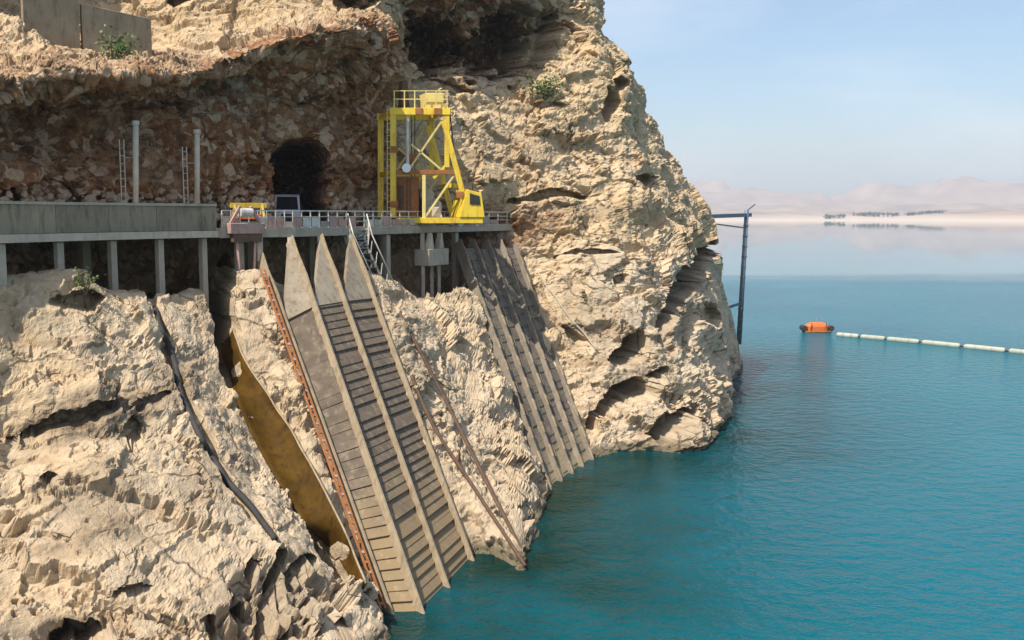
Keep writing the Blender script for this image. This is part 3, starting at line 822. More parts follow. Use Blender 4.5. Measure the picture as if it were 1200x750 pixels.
rail = thing("safety_railing", "weathered pale steel railing along the platform edge below the yellow crane", "railing", front_xy(430, DECK_Z))
rpx = list(np.linspace(262, 606, 34))
for px in rpx:
    p = front_xy(px, 17, -0.12)
    MB().beam((p.x, p.y, 17.62), (p.x, p.y, 18.66), 0.07, 0.07).build("post", M['steel_pale'], rail)
for z, hgt in ((18.66, 0.08), (18.30, 0.05), (17.98, 0.05)):
    for a, b in zip(rpx[:-1], rpx[1:]):
        pa, pb = front_xy(a, 17, -0.12), front_xy(b, 17, -0.12)
        MB().beam((pa.x, pa.y, z), (pb.x, pb.y, z), 0.05, hgt).build("rail", M['steel_pale'], rail)
rr = random.Random(3)
for i, (a, b) in enumerate(zip(rpx[:-1], rpx[1:])):
    if rr.random() < 0.8:
        pa, pb = front_xy(a + .6, 17, -0.05), front_xy(b - .6, 17, -0.05)
        z1 = rr.choice([18.0, 18.1, 18.25])
        MB().beam((pa.x, pa.y, (17.66 + z1) / 2), (pb.x, pb.y, (17.66 + z1) / 2), 0.03, z1 - 17.66).build(
            "kick_panel", rr.choice([M['steel_pale'], M['concrete_pale'], M['steel_grey'], M['pink_rust']]), rail)

# two pale standpipes in front of the rubble wall, each with a small cable ladder
def standpipe(px, ptop, D, label):
    base = Pz(px, DECK_Z, D); top = P(px, ptop, D)
    t = thing("standpipe", label, "pipe", base, "pale standpipes on the platform")
    MB().tube([base, top], 0.17, 12).build("pipe", M['concrete_pale'], t, smooth=True)
    MB().tube([top + Vector((0, 0, -.02)), top + Vector((0, 0, 0.22))], 0.22, 12).build("cap", M['steel_pale'], t)
    MB().box(base + Vector((0, 0, 0.2)), 0.8, 0.8, 0.4).build("footing", M['concrete_pale'], t, 0.03)
    lx = base + Vector((-0.62, -0.05, 0)); h = (top - base).z * 0.86
    for s in (-.13, .13):
        MB().beam(lx + Vector((s, 0, 0)), lx + Vector((s, 0, h)), 0.05, 0.05).build("ladder_rail", M['steel_pale'], t)
    for k in range(int(h / 0.45)):
        z = 0.3 + k * 0.45
        MB().beam(lx + Vector((-.13, 0, z)), lx + Vector((.13, 0, z)), 0.035, 0.035).build("rung", M['steel_pale'], t)
    for z in (h * .35, h * .8):
        MB().beam(lx + Vector((.1, 0, z)), base + Vector((0, 0, z)), 0.06, 0.06).build("bracket", M['steel_grey'], t)
standpipe(159, 146, 61.5, "taller pale standpipe with ladder, left of the two before the rubble wall")
standpipe(231, 156, 65, "shorter pale standpipe with ladder, right of the two before the rubble wall")

# white van just inside the tunnel
def van():
    o = Pz(337, DECK_Z, 78.6)
    t = thing("van", "white van with dark windscreen parked in the tunnel mouth", "van", o)
    ax = Vector((0.98, 0.22, 0)).normalized(); fw = Vector((0.22, -0.98, 0)).normalized()
    def q(x, y, z): return o + ax * x + fw * y + Vector((0, 0, z))
    def solid(prof, w, name, mat, bev=0.04):
        m = MB(); n = len(prof)
        m.add([q(-w / 2, y, z) for y, z in prof] + [q(w / 2, y, z) for y, z in prof],
              [tuple(range(n)), tuple(range(n, 2 * n))[::-1]] + [(i, (i + 1) % n, n + (i + 1) % n, n + i) for i in range(n)])
        return m.build(name, mat, t, bev)
    solid([(2.3, .45), (2.35, .95), (1.75, 1.25), (1.05, 2.25), (.7, 2.4), (-2.3, 2.4), (-2.35, .45)], 1.86, "body", M['white_paint'])
    m = MB(); m.add([q(-.80, 1.80, 1.27), q(.80, 1.80, 1.27), q(.74, 1.12, 2.22), q(-.74, 1.12, 2.22), q(-.8, 1.70, 1.23), q(.8, 1.70, 1.23), q(.74, 1.02, 2.18), q(-.74, 1.02, 2.18)],
                    [(0, 1, 2, 3), (4, 7, 6, 5), (0, 4, 5, 1), (1, 5, 6, 2), (2, 6, 7, 3), (3, 7, 4, 0)]).build("windscreen", M['glass_dark'], t)
    MB().box(q(0, 2.38, .62), 1.8, .12, .3, math.atan2(ax.y, ax.x)).build("bumper", M['rubber'], t)
    MB().box(q(0, 2.35, .86), .9, .05, .16, math.atan2(ax.y, ax.x)).build("grille", M['rubber'], t)
    for s in (-1, 1):
        MB().box(q(.72 * s, 2.3, .92), .32, .12, .2, math.atan2(ax.y, ax.x)).build("headlight", M['lamp_lens'], t, .02)
        MB().box(q(1.03 * s, 1.35, 1.5), .18, .1, .26, math.atan2(ax.y, ax.x)).build("mirror", M['rubber'], t, .02)
        for y in (1.5, -1.5):
            w = MB().tube([q(.78 * s, y, .34), q(.98 * s, y, .34)], .34, 16).build("wheel", M['rubber'], t)
            MB().tube([q(.97 * s, y, .34), q(1.0 * s, y, .34)], .2, 12).build("rim", M['steel_grey'], w)
van()

# loose stones along the foot of the rubble wall
def rubble():
    r = random.Random(12); mb = MB()
    ico = bmesh.new(); bmesh.ops.create_icosphere(ico, subdivisions=1, radius=1.0)
    iv = [v.co.copy() for v in ico.verts]; jf = [tuple(v.index for v in f.verts) for f in ico.faces]; ico.free()
    sel = np.where((PX > -40) & (PX < 470) & (PY > 190) & (PY < 246) & (KD_PTS[:, 2] > DECK_Z - .2) & (KD_PTS[:, 2] < DECK_Z + 2.6) & (brown > .5) & (tun < .02))[0]
    for k in range(1100):
        j = sel[r.randrange(len(sel))]; c = Vector(KD_PTS[j])
        if abs(PX[j] - 349) < 34: continue
        c.z = DECK_Z + (c.z - DECK_Z) * r.random() ** .7
        c += Vector((.8, -.6, 0)) * r.uniform(-.1, .9) * max(0, 1 - (c.z - DECK_Z) / 2.2)
        s = r.uniform(.10, .34) * (1.5 if r.random() < .12 else 1)
        sc = Vector((r.uniform(.7, 1.3), r.uniform(.7, 1.3), r.uniform(.55, 1.0))) * s
        rot = Matrix.Rotation(r.uniform(0, 6.3), 3, Vector((r.gauss(0, 1), r.gauss(0, 1), r.gauss(0, 1))).normalized())
        mb.add([c + rot @ Vector((v.x * sc.x, v.y * sc.y, v.z * sc.z)) * r.uniform(.8, 1.15) for v in iv], jf)
    o = mesh_obj("rubble", mb.v, mb.f, M['stone'])
    tag(o, "loose pale stones piled along the foot of the brown wall", "rubble", kind="stuff")
rubble()

# ------------------------------------------------------------------ yellow gantry crane
def gantry():
    D0 = 76.5
    base = Pz(492, DECK_Z, D0)
    t = thing("gantry_crane", "yellow steel gantry crane with slanting brace legs standing on the platform", "crane", base)
    zt = P(458, 134, D0).z
    dep = 4.2
    A = lambda px, z, d=0: Pz(px, z, D0) + Vector((-0.35 * d, d, 0))
    z0 = DECK_Z + 0.45
    def part(name, p, q, w, h=None, mat='yellow', bev=.015):
        return MB().beam(p, q, w, h or w).build(name, M[mat], t, bev)
    for d in (0, dep):
        part("column", A(461, z0, d), A(461, zt, d), .42)
        part("column", A(524, z0 + 3.9, d), A(524, zt, d), .38)
        part("brace_leg", A(520, zt - .5, d), A(551, z0, d), .40)
        part("brace_leg", A(527, z0 + 4.3, d), A(508, z0 + 3.1, d), .22)
        part("top_beam", A(457, zt + .2, d), A(528, zt + .2, d), .5)
        part("bottom_beam", A(457, z0, d), A(566, z0, d), .42)
        part("middle_beam", A(461, z0 + 3.55, d), A(541, z0 + 3.55, d), .32, mat='rust' if d == 0 else 'yellow')
        part("inner_post", A(497, z0, d), A(497, z0 + 3.4, d), .26, mat='yellow_pale')
        part("inner_post", A(478, z0 + 3.7, d), A(478, zt, d), .2, mat='steel_pale')
        part("diagonal", A(480, z0 + 3.8, d), A(519, zt - .4, d), .15, mat='yellow_pale')
        part("diagonal", A(516, z0 + 3.8, d), A(482, z0 + 5.6, d), .15, mat='yellow_pale')
        part("diagonal", A(499, z0 + .3, d), A(532, z0 + 3.3, d), .16, mat='yellow_pale')
    for px, z in ((461, zt + .2), (524, zt + .2), (461, z0 + 3.55), (461, z0), (551, z0), (535, z0 + 2.6)):
        part("cross_beam", A(px, z, .25), A(px, z, dep - .25), .32)
    # hoist house: rusty plates on the lower left
    h = MB(); a = A(466, 0), A(486, 0)
    h.hexa([A(466, z0 + .25, .5), A(493, z0 + .25, .5), A(493, z0 + .25, 3), A(466, z0 + .25, 3), A(466, z0 + 3.2, .5), A(493, z0 + 3.2, .5), A(493, z0 + 3.2, 3), A(466, z0 + 3.2, 3)])
    hh = h.build("hoist_house", M['rust'], t, .03)
    MB().hexa([A(469, z0 + .9, .44), A(475, z0 + .9, .44), A(475, z0 + .9, .52), A(469, z0 + .9, .52), A(469, z0 + 2.6, .44), A(475, z0 + 2.6, .44), A(475, z0 + 2.6, .52), A(469, z0 + 2.6, .52)]).build("door", M['rust_dark'], hh)
    for px in (478.5, 482.5):
        MB().beam(A(px, z0 + .4, .46), A(px, z0 + 3.1, .46), .09, .09).build("stiffener", M['rust_dark'], hh)
    MB().tube([A(503, z0 + 1.9, .4), A(503, z0 + 1.9, 3.2)], .5, 14).build("rope_drum", M['steel_grey'], t)
    MB().tube([A(510, z0 + 1.0, .6), A(510, z0 + 1.0, 2.8)], .7, 14).build("rope_drum", M['steel_grey'], t)
    MB().hexa([A(501, z0 + .22, .3), A(520, z0 + .22, .3), A(520, z0 + .22, 3), A(501, z0 + .22, 3), A(503, z0 + 1.0, .3), A(517, z0 + 1.0, .3), A(517, z0 + 1.0, 3), A(503, z0 + 1.0, 3)]).build("motor_bed", M['concrete_pale'], t, .03)
    # driver's cab, sloped sheet-metal box on the right
    c = MB().hexa([A(537, z0 + .22, -.3), A(567, z0 + .22, -.3), A(567, z0 + .22, 2.2), A(537, z0 + .22, 2.2),
                   A(545, z0 + 2.3, -.3), A(563, z0 + 2.0, -.3), A(563, z0 + 2.0, 2.2), A(545, z0 + 2.3, 2.2)]).build("cab", M['yellow'], t, .04)
    MB().hexa([A(549, z0 + 1.2, -.36), A(561, z0 + 1.15, -.36), A(561, z0 + 1.15, -.28), A(549, z0 + 1.2, -.28), A(549, z0 + 2.0, -.36), A(560, z0 + 1.8, -.36), A(560, z0 + 1.8, -.28), A(549, z0 + 2.0, -.28)]).build("window", M['glass_dark'], c)
    MB().beam(A(547, z0 + 2.35, 0), A(547, z0 + 3.4, 0), .1, .1).build("exhaust", M['rust_dark'], t)
    MB().beam(A(556, z0 + 2.2, .4), A(556, z0 + 3.0, .4), .1, .1).build("exhaust", M['rust_dark'], t)
    # service walkway on top
    for px in (462, 474, 486, 499, 511, 524):
        MB().beam(A(px, zt + .45, 0), A(px, zt + 1.7, 0), .08, .08).build("guard_post", M['yellow_pale'], t)
    for z in (zt + 1.1, zt + 1.7):
        MB().beam(A(461, z, 0), A(525, z, 0), .06, .07).build("guard_rail", M['yellow_pale'], t)
    MB().hexa([A(500, zt + .46, .4), A(522, zt + .46, .4), A(522, zt + .46, 2.5), A(500, zt + .46, 2.5), A(500, zt + 1.6, .4), A(522, zt + 1.6, .4), A(522, zt + 1.6, 2.5), A(500, zt + 1.6, 2.5)]).build("winch_box", M['yellow_pale'], t, .03)
    MB().hexa([A(474, zt + .46, 1), A(484, zt + .46, 1), A(484, zt + .46, 2), A(474, zt + .46, 2), A(475, zt + 2.6, 1), A(482, zt + 2.6, 1), A(482, zt + 2.6, 2), A(475, zt + 2.6, 2)]).build("pulley_post", M['rust_dark'], t, .03)
    MB().beam(A(528, zt + .2, .2), A(534, z0 + 4.4, .2), .10, .10).build("cable_chute", M['rust_dark'], t)
    for px in (487, 491):
        MB().tube([A(px, zt, 1.2), A(px, z0 + 2.4, 1.2)], .035, 5).build("hoist_rope", M['rubber'], t)
    MB().box(A(489, z0 + 4.6, 1.2), .6, .4, .7).build("hook_block", M['rust'], t, .05)
    for s in (-.16, .16):
        MB().beam(A(456, z0 + .3, -.1) + Vector((s, 0, 0)), A(456, zt + .4, -.1) + Vector((s, 0, 0)), .05, .05).build("ladder_rail", M['yellow_pale'], t)
    for k in range(16):
        e = A(456, z0 + .5 + k * .44, -.1); MB().beam(e - Vector((.16, 0, 0)), e + Vector((.16, 0, 0)), .04, .04).build("rung", M['yellow_pale'], t)
    for px, z in ((461, z0 + 1.2), (461, z0 + 5.2), (490, zt + .2), (512, zt + .2), (538, z0 + 1.9)):
        MB().box(A(px, z, -.285), .55, .06, .46).build("gusset_plate", M['rust'], t, .01)
    lm = MB().tube([A(475, z0 + 3.85, -.35), A(475, z0 + 3.85, .1)], [.34, .2], 14).build("floodlight", M['white_paint'], t)
    for px in (464, 482, 540, 560):
        for d in (0, dep):
            MB().tube([A(px, DECK_Z + .22, d - .1), A(px, DECK_Z + .22, d + .1)], .22, 14).build("wheel", M['steel_grey'], t)
    for d in (0, dep):
        MB().beam(A(452, DECK_Z + .012, d), A(572, DECK_Z + .012, d), .12, .02).build("track", M['rust_dark'], t)
gantry()

# ------------------------------------------------------------------ inclined intake racks
def rack(name, label, ribs, n_in, v0, pitch, slat_h, slat_mat, rib_mat, rib_w, rib_h, cone, bars):
    lines = [rib_line(r) for r in ribs]
    lines = [(a, b + (b - a) * 0.10) for a, b in lines]
    t = thing(name, label, "intake rack", (lines[0][0] + lines[-1][0]) / 2)
    r = random.Random(len(label))
    for (a0, b0), (a1, b1) in zip(lines[:-1], lines[1:]):
        o = n_in * 0.22
        A0, B0, A1, B1 = (x + o for x in (a0.lerp(b0, v0), b0, a1.lerp(b1, v0), b1))
        o2 = n_in * 0.15
        pn = MB().hexa([A0 + o2, A1 + o2, B1 + o2, B0 + o2, A0, A1, B1, B0]).build("rack_panel", M['backing'], t)
        if cone > 3:
            k_, hp = n_in * .06, a1.lerp(b1, 0.0)
            c0, c1 = a0.lerp(b0, v0 + .035), a1.lerp(b1, v0 + .035)
            MB().add([hp - k_, c0 - k_, c1 - k_, hp + n_in * .4, c0 + n_in * .3, c1 + n_in * .3], [(0, 1, 2), (5, 4, 3), (0, 3, 4, 1), (1, 4, 5, 2), (2, 5, 3, 0)]).build("head_slab", M['head'], t)
        ln = (B0 - A0).length; n = int(ln / pitch)
        across = (A1 - A0).normalized()
        for k in range(n):
            v = (k + .5) / n
            p, q = A0.lerp(B0, v), A1.lerp(B1, v)
            dn = n_in * (-0.09 + r.uniform(-.05, .05))
            e = (q - p) * 0.01
            MB().beam(p + dn + e, q + dn - e, slat_h * ln / n / pitch * r.uniform(.95, 1.0), 0.16, n_in).build("slat", M[slat_mat], pn, .012)
        for k in range(bars):
            w = (k + .5) / bars
            p, q = A0.lerp(A1, w) - n_in * .2, B0.lerp(B1, w) - n_in * .2
            MB().beam(p, q, 0.09, 0.07, n_in).build("bar", M[slat_mat], pn)
    for i, (a, b) in enumerate(lines):
        d = (b - a); Ln = d.length; d.normalize()
        c = cone / Ln
        w0 = rib_w[0]; w1 = rib_w[1]
        side = n_in.cross(d).normalized()
        up = -n_in
        m = MB(); st = [(0.0, 0.16, .35), (c * .35, w0 * .6, rib_h), (c * .8, w0, rib_h * 1.25), (c * 1.25, w1, rib_h), (1.0, w1, rib_h)]
        V, F = [], []
        for v, w, h in st:
            p = a.lerp(b, v)
            V += [p - side * w / 2 + n_in * .5, p + side * w / 2 + n_in * .5, p + side * w * .32 + up * h, p - side * w * .32 + up * h]
        for k in range(len(st) - 1):
            for j in range(4): F.append((4 * k + j, 4 * k + (j + 1) % 4, 4 * k + 4 + (j + 1) % 4, 4 * k + 4 + j))
        F += [(3, 2, 1, 0), tuple(range(4 * len(st) - 4, 4 * len(st)))]
        rb = m.add(V, F).build("rib", M[rib_mat], t, .02)
        if bars:
            for k in range(11):
                e = a.lerp(b, (k + 1.3) / 12.6)
                MB().beam(e + up * .32 - d * .5, e + up * .32 + d * .5, .26, .14, n_in, .2, .1).build("bracket", M['rib'], rb, .04)
        if cone > 3:                       # short post carrying the platform above the rib head
            top = a + Vector((0, 0, 0)); z1 = UND_Z - .06
            if z1 > top.z: MB().beam(top - Vector((0, 0, .3)), Vector((top.x, top.y, z1)), .28, .28).build("head_post", M['concrete_pale'], t)
    return t
rack("wide_intake_rack", "wide sloping intake rack of grey-brown slats between tall pale ribs, nearer of the two", RIB_L, NL, .17, .56, .555, 'rack', 'rib', (.26, .24), .30, 4.2, 0)
rack("narrow_intake_rack", "narrow dark sloping intake rack with five beaded ribs, farther of the two racks", RIB_R, NR, .03, .62, .61, 'rack_dark', 'rib_grey', (.3, .2), .34, 1.6, 1)

# ------------------------------------------------------------------ things between platform and slope
def drape(pix, lift=0.12, n=6, sm=3):
    """a line over the rock through photo pixels, resampled and smoothed"""
    out = []
    for (x0, y0), (x1, y1) in zip(pix[:-1], pix[1:]):
        m = max(2, int(math.hypot(x1 - x0, y1 - y0) / n))
        out += [on_cliff(x0 + (x1 - x0) * k / m, y0 + (y1 - y0) * k / m, lift) for k in range(m)]
    out.append(on_cliff(*pix[-1], lift))
    for _ in range(sm):
        out = [out[0]] + [(out[i - 1] + out[i] * 2 + out[i + 1]) / 4 for i in range(1, len(out) - 1)] + [out[-1]]
    return out

def pipe_line(name, label, pix, r, mat, clamp=None, lift=None, cat='pipe', part='pipe'):
    pts_ = drape(pix, r * 1.2 if lift is None else lift, 6, 3 if lift is None else 60)
    t = thing(name, label, cat, pts_[-1])
    MB().tube(pts_, r, 8).build(part, M[mat], t, smooth=True)
    if clamp:
        for k in range(clamp, len(pts_) - 1, clamp):
            d = (pts_[k + 1] - pts_[k - 1]).normalized()
            MB().tube([pts_[k] - d * .09, pts_[k] + d * .09], r * 1.5, 8).build("clamp", M[mat], t)
    return t
pipe_line("drain_pipe", "dark bent drain pipe lying down the cream slope at left", [(177, 345), (196, 400), (214, 462), (238, 515), (270, 568), (300, 602), (322, 628)], .15, 'rubber')
pipe_line("suction_pipe", "long dark suction pipe running straight down the pale rock into the water", [(470, 365), (505, 430), (545, 510), (585, 590), (622, 662)], .11, 'rust_dark', None, .45)
pipe_line("suction_pipe", "thinner dark pipe crossing beside the long suction pipe on the pale rock", [(484, 440), (508, 505), (545, 552), (578, 603), (618, 662)], .10, 'rust_dark', None, .40)
pipe_line("suction_pipe", "short dark link pipe between the two suction pipes", [(541, 505), (533, 540)], .09, 'rust_dark', None, .45)
pipe_line("light_cable", "thin pale cable slanting across the rock right of the narrow rack", [(628, 318), (660, 360), (700, 410)], .08, 'concrete', None, None, 'cable', 'cable')

def chute():
    up_ = Vector((0.35, -0.45, 0.82)).normalized()
    L_ = drape([(258, 398), (264, 430), (276, 466), (298, 512), (326, 562), (358, 614), (392, 652), (420, 690)], .0, 7)
    R_ = drape([(270, 396), (282, 428), (304, 462), (331, 502), (356, 547), (384, 600), (408, 650), (428, 692)], .12, 7)
    n = 30
    def res(a):
        t_ = np.linspace(0, len(a) - 1, n); return [a[int(k)].lerp(a[min(int(k) + 1, len(a) - 1)], float(k - int(k))) for k in t_]
    L_, R_ = res(L_), res(R_)
    t = thing("spill_chute", "rusty ochre steel chute curving down the slope left of the wide rack", "chute", L_[-1])
    V, F = [], []
    for a, b in zip(L_, R_):
        for k in range(7):
            s_ = k / 6; V.append(a.lerp(b, s_) + up_ * (0.10 + 0.38 * s_ ** 3 - 0.22 * math.sin(math.pi * s_)))
    for i in range(n - 1):
        for k in range(6): F.append((i * 7 + k, i * 7 + k + 1, i * 7 + 8 + k, i * 7 + 7 + k))
    o = mesh_obj("trough", V, F, M['ochre'], t, True)
    md = o.modifiers.new("thickness", 'SOLIDIFY'); md.thickness = 0.07; md.offset = 1
    MB().tube([p + up_ * .50 for p in R_], .055, 6).build("rim", M['rib'], t, smooth=True)
chute()

# rusty ladder chain down the left edge of the wide rack
def ladder_chain():
    a, b = rib_line(RIB_L[0]); sd = Vector((-.45, -.35, 0)); upn = -NL
    p, q = a.lerp(b, .07) + sd + upn * .55, b + sd + upn * .5
    t = thing("rusty_ladder", "red rusty ladder running down the left edge of the wide rack", "ladder", q)
    side = NL.cross(q - p).normalized() * .13
    for s in (-1, 1): MB().beam(p + side * s, q + side * s, .09, .09, upn).build("side_rail", M['rust'], t)
    n = 40
    for k in range(n):
        c = p.lerp(q, (k + .5) / n)
        MB().beam(c - side, c + side, .14, .07, upn).build("rung", M['rust'] if k % 2 else M['pink_rust'], t)
    for k in range(0, n, 8):
        c = p.lerp(q, (k + .5) / n); MB().beam(c, c - upn * 1.0, .08, .08).build("standoff", M['rust_dark'], t)
ladder_chain()

# lattice stair under the platform
def lattice():
    D = Dfront(420) - 0.7
    a, b = P(408, 268, D), P(430, 268, D + 1.1); c, d = P(436, 350, D - 1.2), P(458, 350, D + .4)
    t = thing("lattice_stair", "grey steel lattice stair bending down from the platform beside the wide rack", "stair", c)
    n = 9
    for p, q in ((a, c), (b, d)):
        mid = p.lerp(q, .35) + Vector((-.45, -.35, .25))
        MB().tube([p, p.lerp(mid, .5) + Vector((-.2, -.15, .05)), mid, q], .11, 6).build("stringer", M['steel_grey'], t, smooth=True)
        MB().tube([p + Vector((0, 0, 1.0)), mid + Vector((0.3, 0.1, .95)), q + Vector((0.3, 0.1, .9))], .05, 6).build("handrail", M['steel_pale'], t, smooth=True)
        for k in range(1, n):
            e = p.lerp(mid, k / n * 2) if k / n < .5 else mid.lerp(q, (k / n - .5) * 2)
            MB().beam(e, e + Vector((.12, .04, .95)), .05, .05).build("baluster", M['steel_pale'], t)
    def on(p, q, v):
        mid = p.lerp(q, .35) + Vector((-.45, -.35, .25)); return p.lerp(mid, v * 2) if v < .5 else mid.lerp(q, v * 2 - 1)
    for k in range(14):
        v = (k + .5) / 14
        MB().beam(on(a, c, v), on(b, d, v), .24, .05).build("tread", M['steel_grey'], t)
    for k in range(5):
        v, w = k / 5, (k + 1) / 5
        MB().beam(on(b, d, v) - Vector((0, 0, .25)), on(a, c, w) - Vector((0, 0, .25)), .08, .08).build("cross_brace", M['steel_pale'], t)
        MB().beam(on(a, c, v) - Vector((0, 0, 1.1)), on(a, c, w), .08, .08).build("cross_brace", M['steel_pale'], t)
        MB().beam(on(a, c, v) - Vector((0, 0, .25)), on(b, d, w) - Vector((0, 0, .25)), .06, .06).build("cross_brace", M['steel_grey'], t)
    lo = on_cliff(455, 362, .1)
    for e in (c, d):
        MB().beam(e, Vector((e.x, e.y, e.z - 2.2)), .14, .14).build("leg", M['steel_grey'], t)
lattice()

# concrete gate box hung under the platform, on two legs
def gate_box():
    D = Dfront(506) - .35
    c = P(506, 301, D); t = thing("gate_box", "small concrete gate box with two pale struts under the platform, between the racks", "gate box", c)
    ax = (front_xy(520) - front_xy(500)).normalized(); rz = math.atan2(ax.y, ax.x); nv = Vector((ax.y, -ax.x, 0))
    MB().box(c, 3.0, 1.3, 1.25, rz).build("box", M['concrete'], t, .04)
    for s in (-1.35, 1.35):
        MB().beam(c + ax * s + Vector((0, 0, .6)), Vector((c.x + ax.x * s, c.y + ax.y * s, UND_Z - .07)), .3, .3).build("hanger", M['concrete'], t)
    for s in (-.75, .75):
        e = c + ax * s + nv * .45
        m = MB(); z1 = UND_Z - .07
        m.hexa([e + ax * -.34 + Vector((0, 0, .62)), e + ax * .34 + Vector((0, 0, .62)), e + ax * .34 - nv * .5 + Vector((0, 0, .62)), e + ax * -.34 - nv * .5 + Vector((0, 0, .62)),
                Vector((e.x, e.y, z1)) - ax * .1, Vector((e.x, e.y, z1)) + ax * .1, Vector((e.x, e.y, z1)) + ax * .1 - nv * .3, Vector((e.x, e.y, z1)) - ax * .1 - nv * .3])
        m.build("strut", M['concrete_pale'], t)
    for s in (-1.3, 0.0, 1.1):
        e = c + ax * s
        MB().beam(e - Vector((0, 0, .6)), e - Vector((0, 0, 4.2)), .24, .24).build("leg", M['concrete'], t)
gate_box()

# faded red hoist frame and yellow barrier at the end of the parapet
def hoist_frame():
    p = front_xy(285, 17, .35); ax = (front_xy(300) - front_xy(270)).normalized(); rz = math.atan2(ax.y, ax.x)
    t = thing("hoist_frame", "faded red steel hoist frame hanging over the platform edge beside the grey parapet", "hoist frame", Vector((p.x, p.y, UND_Z)))
    MB().box((p.x, p.y, 17.62), 2.3, .5, .62, rz).build("frame_box", M['pink_rust'], t, .03)
    MB().box((p.x, p.y, 17.05), 1.9, .42, .48, rz).build("lower_box", M['rust_dark'], t, .03)
    for s in (-1.0, 0.95):
        MB().beam(Vector((p.x, p.y, 17.9)) + ax * s, Vector((p.x, p.y, 18.9)) + ax * s * .35, .16, .16).build("strut", M['pink_rust'], t)
    MB().tube([Vector((p.x, p.y, 18.55)) - ax * .4, Vector((p.x, p.y, 18.55)) + ax * .4], .26, 12).build("drum", M['steel_pale'], t)
    for s in (-.6, .6):
        MB().beam(Vector((p.x, p.y, 16.9)) + ax * s, Vector((p.x, p.y, 14.6)) + ax * s * .8, .13, .13).build("hanger", M['pink_rust'], t)
hoist_frame()
def barrier():
    p = Pz(292, DECK_Z, 64.5); t = thing("site_barrier", "yellow-orange site barrier on the platform left of the tunnel mouth", "barrier", p)
    ax = Vector((.8, .6, 0))
    for s in (-.9, .9):
        for k in (-1, 1):
            MB().beam(p + ax * s + Vector((.3 * k, -.3 * k, 0)), p + ax * s + Vector((0, 0, 1.55)), .1, .1).build("leg", M['yellow_pale'], t)
    for z in (.75, 1.45):
        MB().beam(p - ax * 1.2 + Vector((0, 0, z)), p + ax * 1.2 + Vector((0, 0, z)), .07, .3).build("board", M['yellow'] if z > 1 else M['orange'], t, .01)
barrier()

# ------------------------------------------------------------------ concrete retaining wall, upper left
def retaining_wall():
    t = thing("retaining_wall", "grey concrete retaining wall in two panels on the ledge above the rubble wall", "wall", P(95, 70, 65.8))
    def slab(pa, pb, top_a, top_b):
        a0, b0 = P(pa[0], 40, pa[1]), P(pb[0], 50, pb[1]); bk = Vector((-.3, .4, 0))
        za, zb = P(pa[0], top_a, pa[1]).z, P(pb[0], top_b, pb[1]).z
        lo_a, lo_b = P(pa[0], 95, pa[1]).z, P(pb[0], 100, pb[1]).z
        V = [Vector((a0.x, a0.y, lo_a)), Vector((b0.x, b0.y, lo_b)), Vector((b0.x, b0.y, lo_b)) + bk, Vector((a0.x, a0.y, lo_a)) + bk,
             Vector((a0.x, a0.y, za)), Vector((b0.x, b0.y, zb)), Vector((b0.x, b0.y, zb)) + bk, Vector((a0.x, a0.y, za)) + bk]
        MB().hexa(V).build("panel", M['concrete_dark'], t, .03)
    slab((28, 62.5), (94, 64.9), -40, -30)
    slab((97, 65.0), (178, 68.2), 4, 22)
retaining_wall()

# ------------------------------------------------------------------ shrubs
def shrub(px, py, D, size, seed, label, n=420, sparse=1.0):
    r = random.Random(seed)
    c = P(px, py, D) if D else on_cliff(px, py, .05)
    t = thing("shrub", label, "shrub", c)
    st, lf = MB(), MB()
    for k in range(6):
        d = Vector((r.gauss(0, .6), r.gauss(0, .6) - .3, 1)).normalized()
        tip = c + d * size * r.uniform(.6, 1.0)
        st.tube([c - Vector((0, 0, .3)), c.lerp(tip, .5) + Vector((r.gauss(0, .08), r.gauss(0, .08), 0)), tip], [.05, .035, .012], 5)
        for q in range(n // 6):
            v = r.uniform(.25, 1.05)
            e = c.lerp(tip, v) + Vector((r.gauss(0, .22), r.gauss(0, .22), r.gauss(0, .16))) * size * sparse
            s = size * r.uniform(.05, .11)
            d1 = Vector((r.gauss(0, 1), r.gauss(0, 1), r.gauss(0, 1))).normalized() * s; d2 = d1.cross(Vector((r.gauss(0, 1), r.gauss(0, 1), r.gauss(0, 1)))).normalized() * s * .5
            lf.add([e - d1, e + d2, e + d1, e - d2], [(0, 1, 2, 3)])
    st.build("stem", M['bark'], t); lf.build("foliage", M['leaf'], t)
shrub(640, 112, None, 2.2, 5, "green shrub growing on the bright rock below the dark recess")
shrub(134, 74, 61.6, 1.9, 6, "green shrub at the foot of the grey retaining wall", 260)
shrub(103, 338, None, 1.1, 9, "small dry shrub on the rock edge under the platform at left", 120)

# ------------------------------------------------------------------ mast by the headland
def mast():
    t0 = P(875, 252, 126); b0 = P(866, 392, 126)
    base = Vector((b0.x, b0.y, b0.z - 1.2)); head = Vector((t0.x, t0.y, t0.z))
    t = thing("gauge_mast", "tall slim grey steel mast with a cross beam to the headland", "mast", base)
    MB().tube([base, head + Vector((0, 0, .6))], [.33, .27], 10).build("pole", M['steel_blue'], t, smooth=True)
    w = P(822, 254, 120)
    MB().beam(w, head + (head - w).normalized() * .8, .40, .45).build("cross_beam", M['steel_blue'], t)
    MB().beam(P(835, 262, 121.2), head.lerp(base, .10), .15, .15).build("stay", M['steel_blue'], t)
    MB().beam(P(848, 362, 124.4), head.lerp(base, .68), .28, .28).build("lower_beam", M['steel_blue'], t)
    MB().beam(head + Vector((0, 0, .5)), head + Vector((1.0, 0, 1.3)), .14, .14).build("antenna", M['steel_blue'], t)
    for k in range(1, 12):
        c = head.lerp(base, k / 12.5)
        MB().tube([c - Vector((0, 0, .06)), c + Vector((0, 0, .06))], .36, 10).build("band", M['steel_blue'], t)
mast()

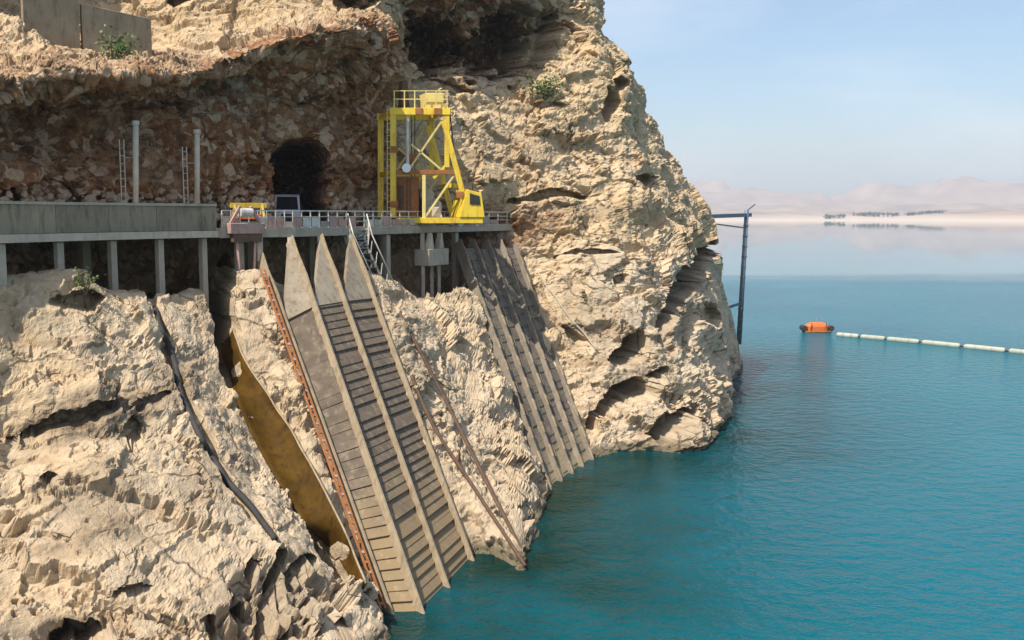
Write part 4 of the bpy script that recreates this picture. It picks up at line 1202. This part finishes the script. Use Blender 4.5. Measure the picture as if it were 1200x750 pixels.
# ------------------------------------------------------------------ orange raft and floating boom
def raft():
    c = Wt(957, 389); t = thing("float_raft", "orange float raft with dark ends at the head of the boom", "raft", c)
    def ring(z, a, b_, n=20): return [c + Vector((a * math.copysign(abs(math.cos(q)) ** .6, math.cos(q)), b_ * math.copysign(abs(math.sin(q)) ** .6, math.sin(q)), z)) for q in (2 * math.pi * k / n for k in range(n))]
    def loft(levels, name, mat):
        n = 20; V, F = [], []
        for l in levels: V += ring(*l)
        for i in range(len(levels) - 1):
            for k in range(n): F.append((i * n + k, i * n + (k + 1) % n, (i + 1) * n + (k + 1) % n, (i + 1) * n + k))
        F += [tuple(range(n))[::-1], tuple(range((len(levels) - 1) * n, len(levels) * n))]
        return mesh_obj(name, V, F, M[mat], t)
    loft([(-.5, 2.4, 1.3), (.22, 2.6, 1.5), (.32, 2.5, 1.4)], "hull", 'rust')
    loft([(.33, 2.0, 1.3), (1.2, 2.1, 1.3), (1.6, 1.8, 1.1), (1.85, 1.1, .8)], "cover", 'orange')
    for s in (-1, 1):
        MB().tube([c + Vector((2.45 * s, -1.0, .8)), c + Vector((2.45 * s, 1.0, .8))], .52, 14).build("drum", M['rubber'], t, .04)
        MB().beam(c + Vector((1.5 * s, -1.36, .5)), c + Vector((1.3 * s, -1.36, 1.9)), .12, .12).build("strap", M['rust_dark'], t)
    MB().tube([c + Vector((0, 0, 2.2)), c + Vector((0, 0, 2.75))], .12, 8).build("light_post", M['steel_grey'], t)
    t.scale = (0.86, 0.86, 0.82)
raft()
ends = [(981, 393.5, 1006, 395.7), (1009, 396, 1037, 398.5), (1040, 398.8, 1077, 402.2), (1081, 402.6, 1125, 407), (1130, 407.5, 1178, 412.3), (1183, 412.8, 1232, 418)]
words = ["nearest the orange raft, shortest", "second from the orange raft", "third from the orange raft", "fourth from the orange raft", "fifth from the orange raft", "cut by the right edge of the photo"]
for (x0, y0, x1, y1), w in zip(ends, words):
    a, b = Wt(x0, y0), Wt(x1, y1)
    t = thing("boom_float", "pale cylindrical boom float, " + w, "boom float", (a + b) / 2, "floats of the pale boom on the lake")
    d = (b - a).normalized(); z = Vector((0, 0, .18))
    MB().tube([a + z, a + d * .25 + z, b - d * .25 + z, b + z], [.26, .38, .38, .26], 14).build("float", M['float_white'], t, smooth=False)
    MB().tube([b + z * .8, b + d * .7 + z * .8], .12, 8).build("link", M['rubber'], t)
    for v in (.3, .7):
        e = a.lerp(b, v); MB().tube([e - d * .08 + z, e + d * .08 + z], .40, 14).build("strap", M['steel_grey'], t)

# ------------------------------------------------------------------ air
hz = MB().hexa([(-13000, -1000, -12), (13000, -1000, -12), (13000, 13000, -12), (-13000, 13000, -12),
                (-13000, -1000, 460), (13000, -1000, 460), (13000, 13000, 460), (-13000, 13000, 460)])
hm = bpy.data.materials.new("haze"); hm.use_nodes = True; hm.node_tree.nodes.clear()
ho = hm.node_tree.nodes.new("ShaderNodeOutputMaterial"); hv = hm.node_tree.nodes.new("ShaderNodeVolumePrincipled")
hv.inputs['Color'].default_value = (0.86, 0.90, 0.96, 1)
hv.inputs['Density'].default_value = 1.3e-4
hv.inputs['Anisotropy'].default_value = 0.3
hm.node_tree.links.new(hv.outputs[0], ho.inputs['Volume'])
haze = hz.build("haze", hm)
haze["kind"] = "stuff"
haze["label"] = "pale haze over the lake"
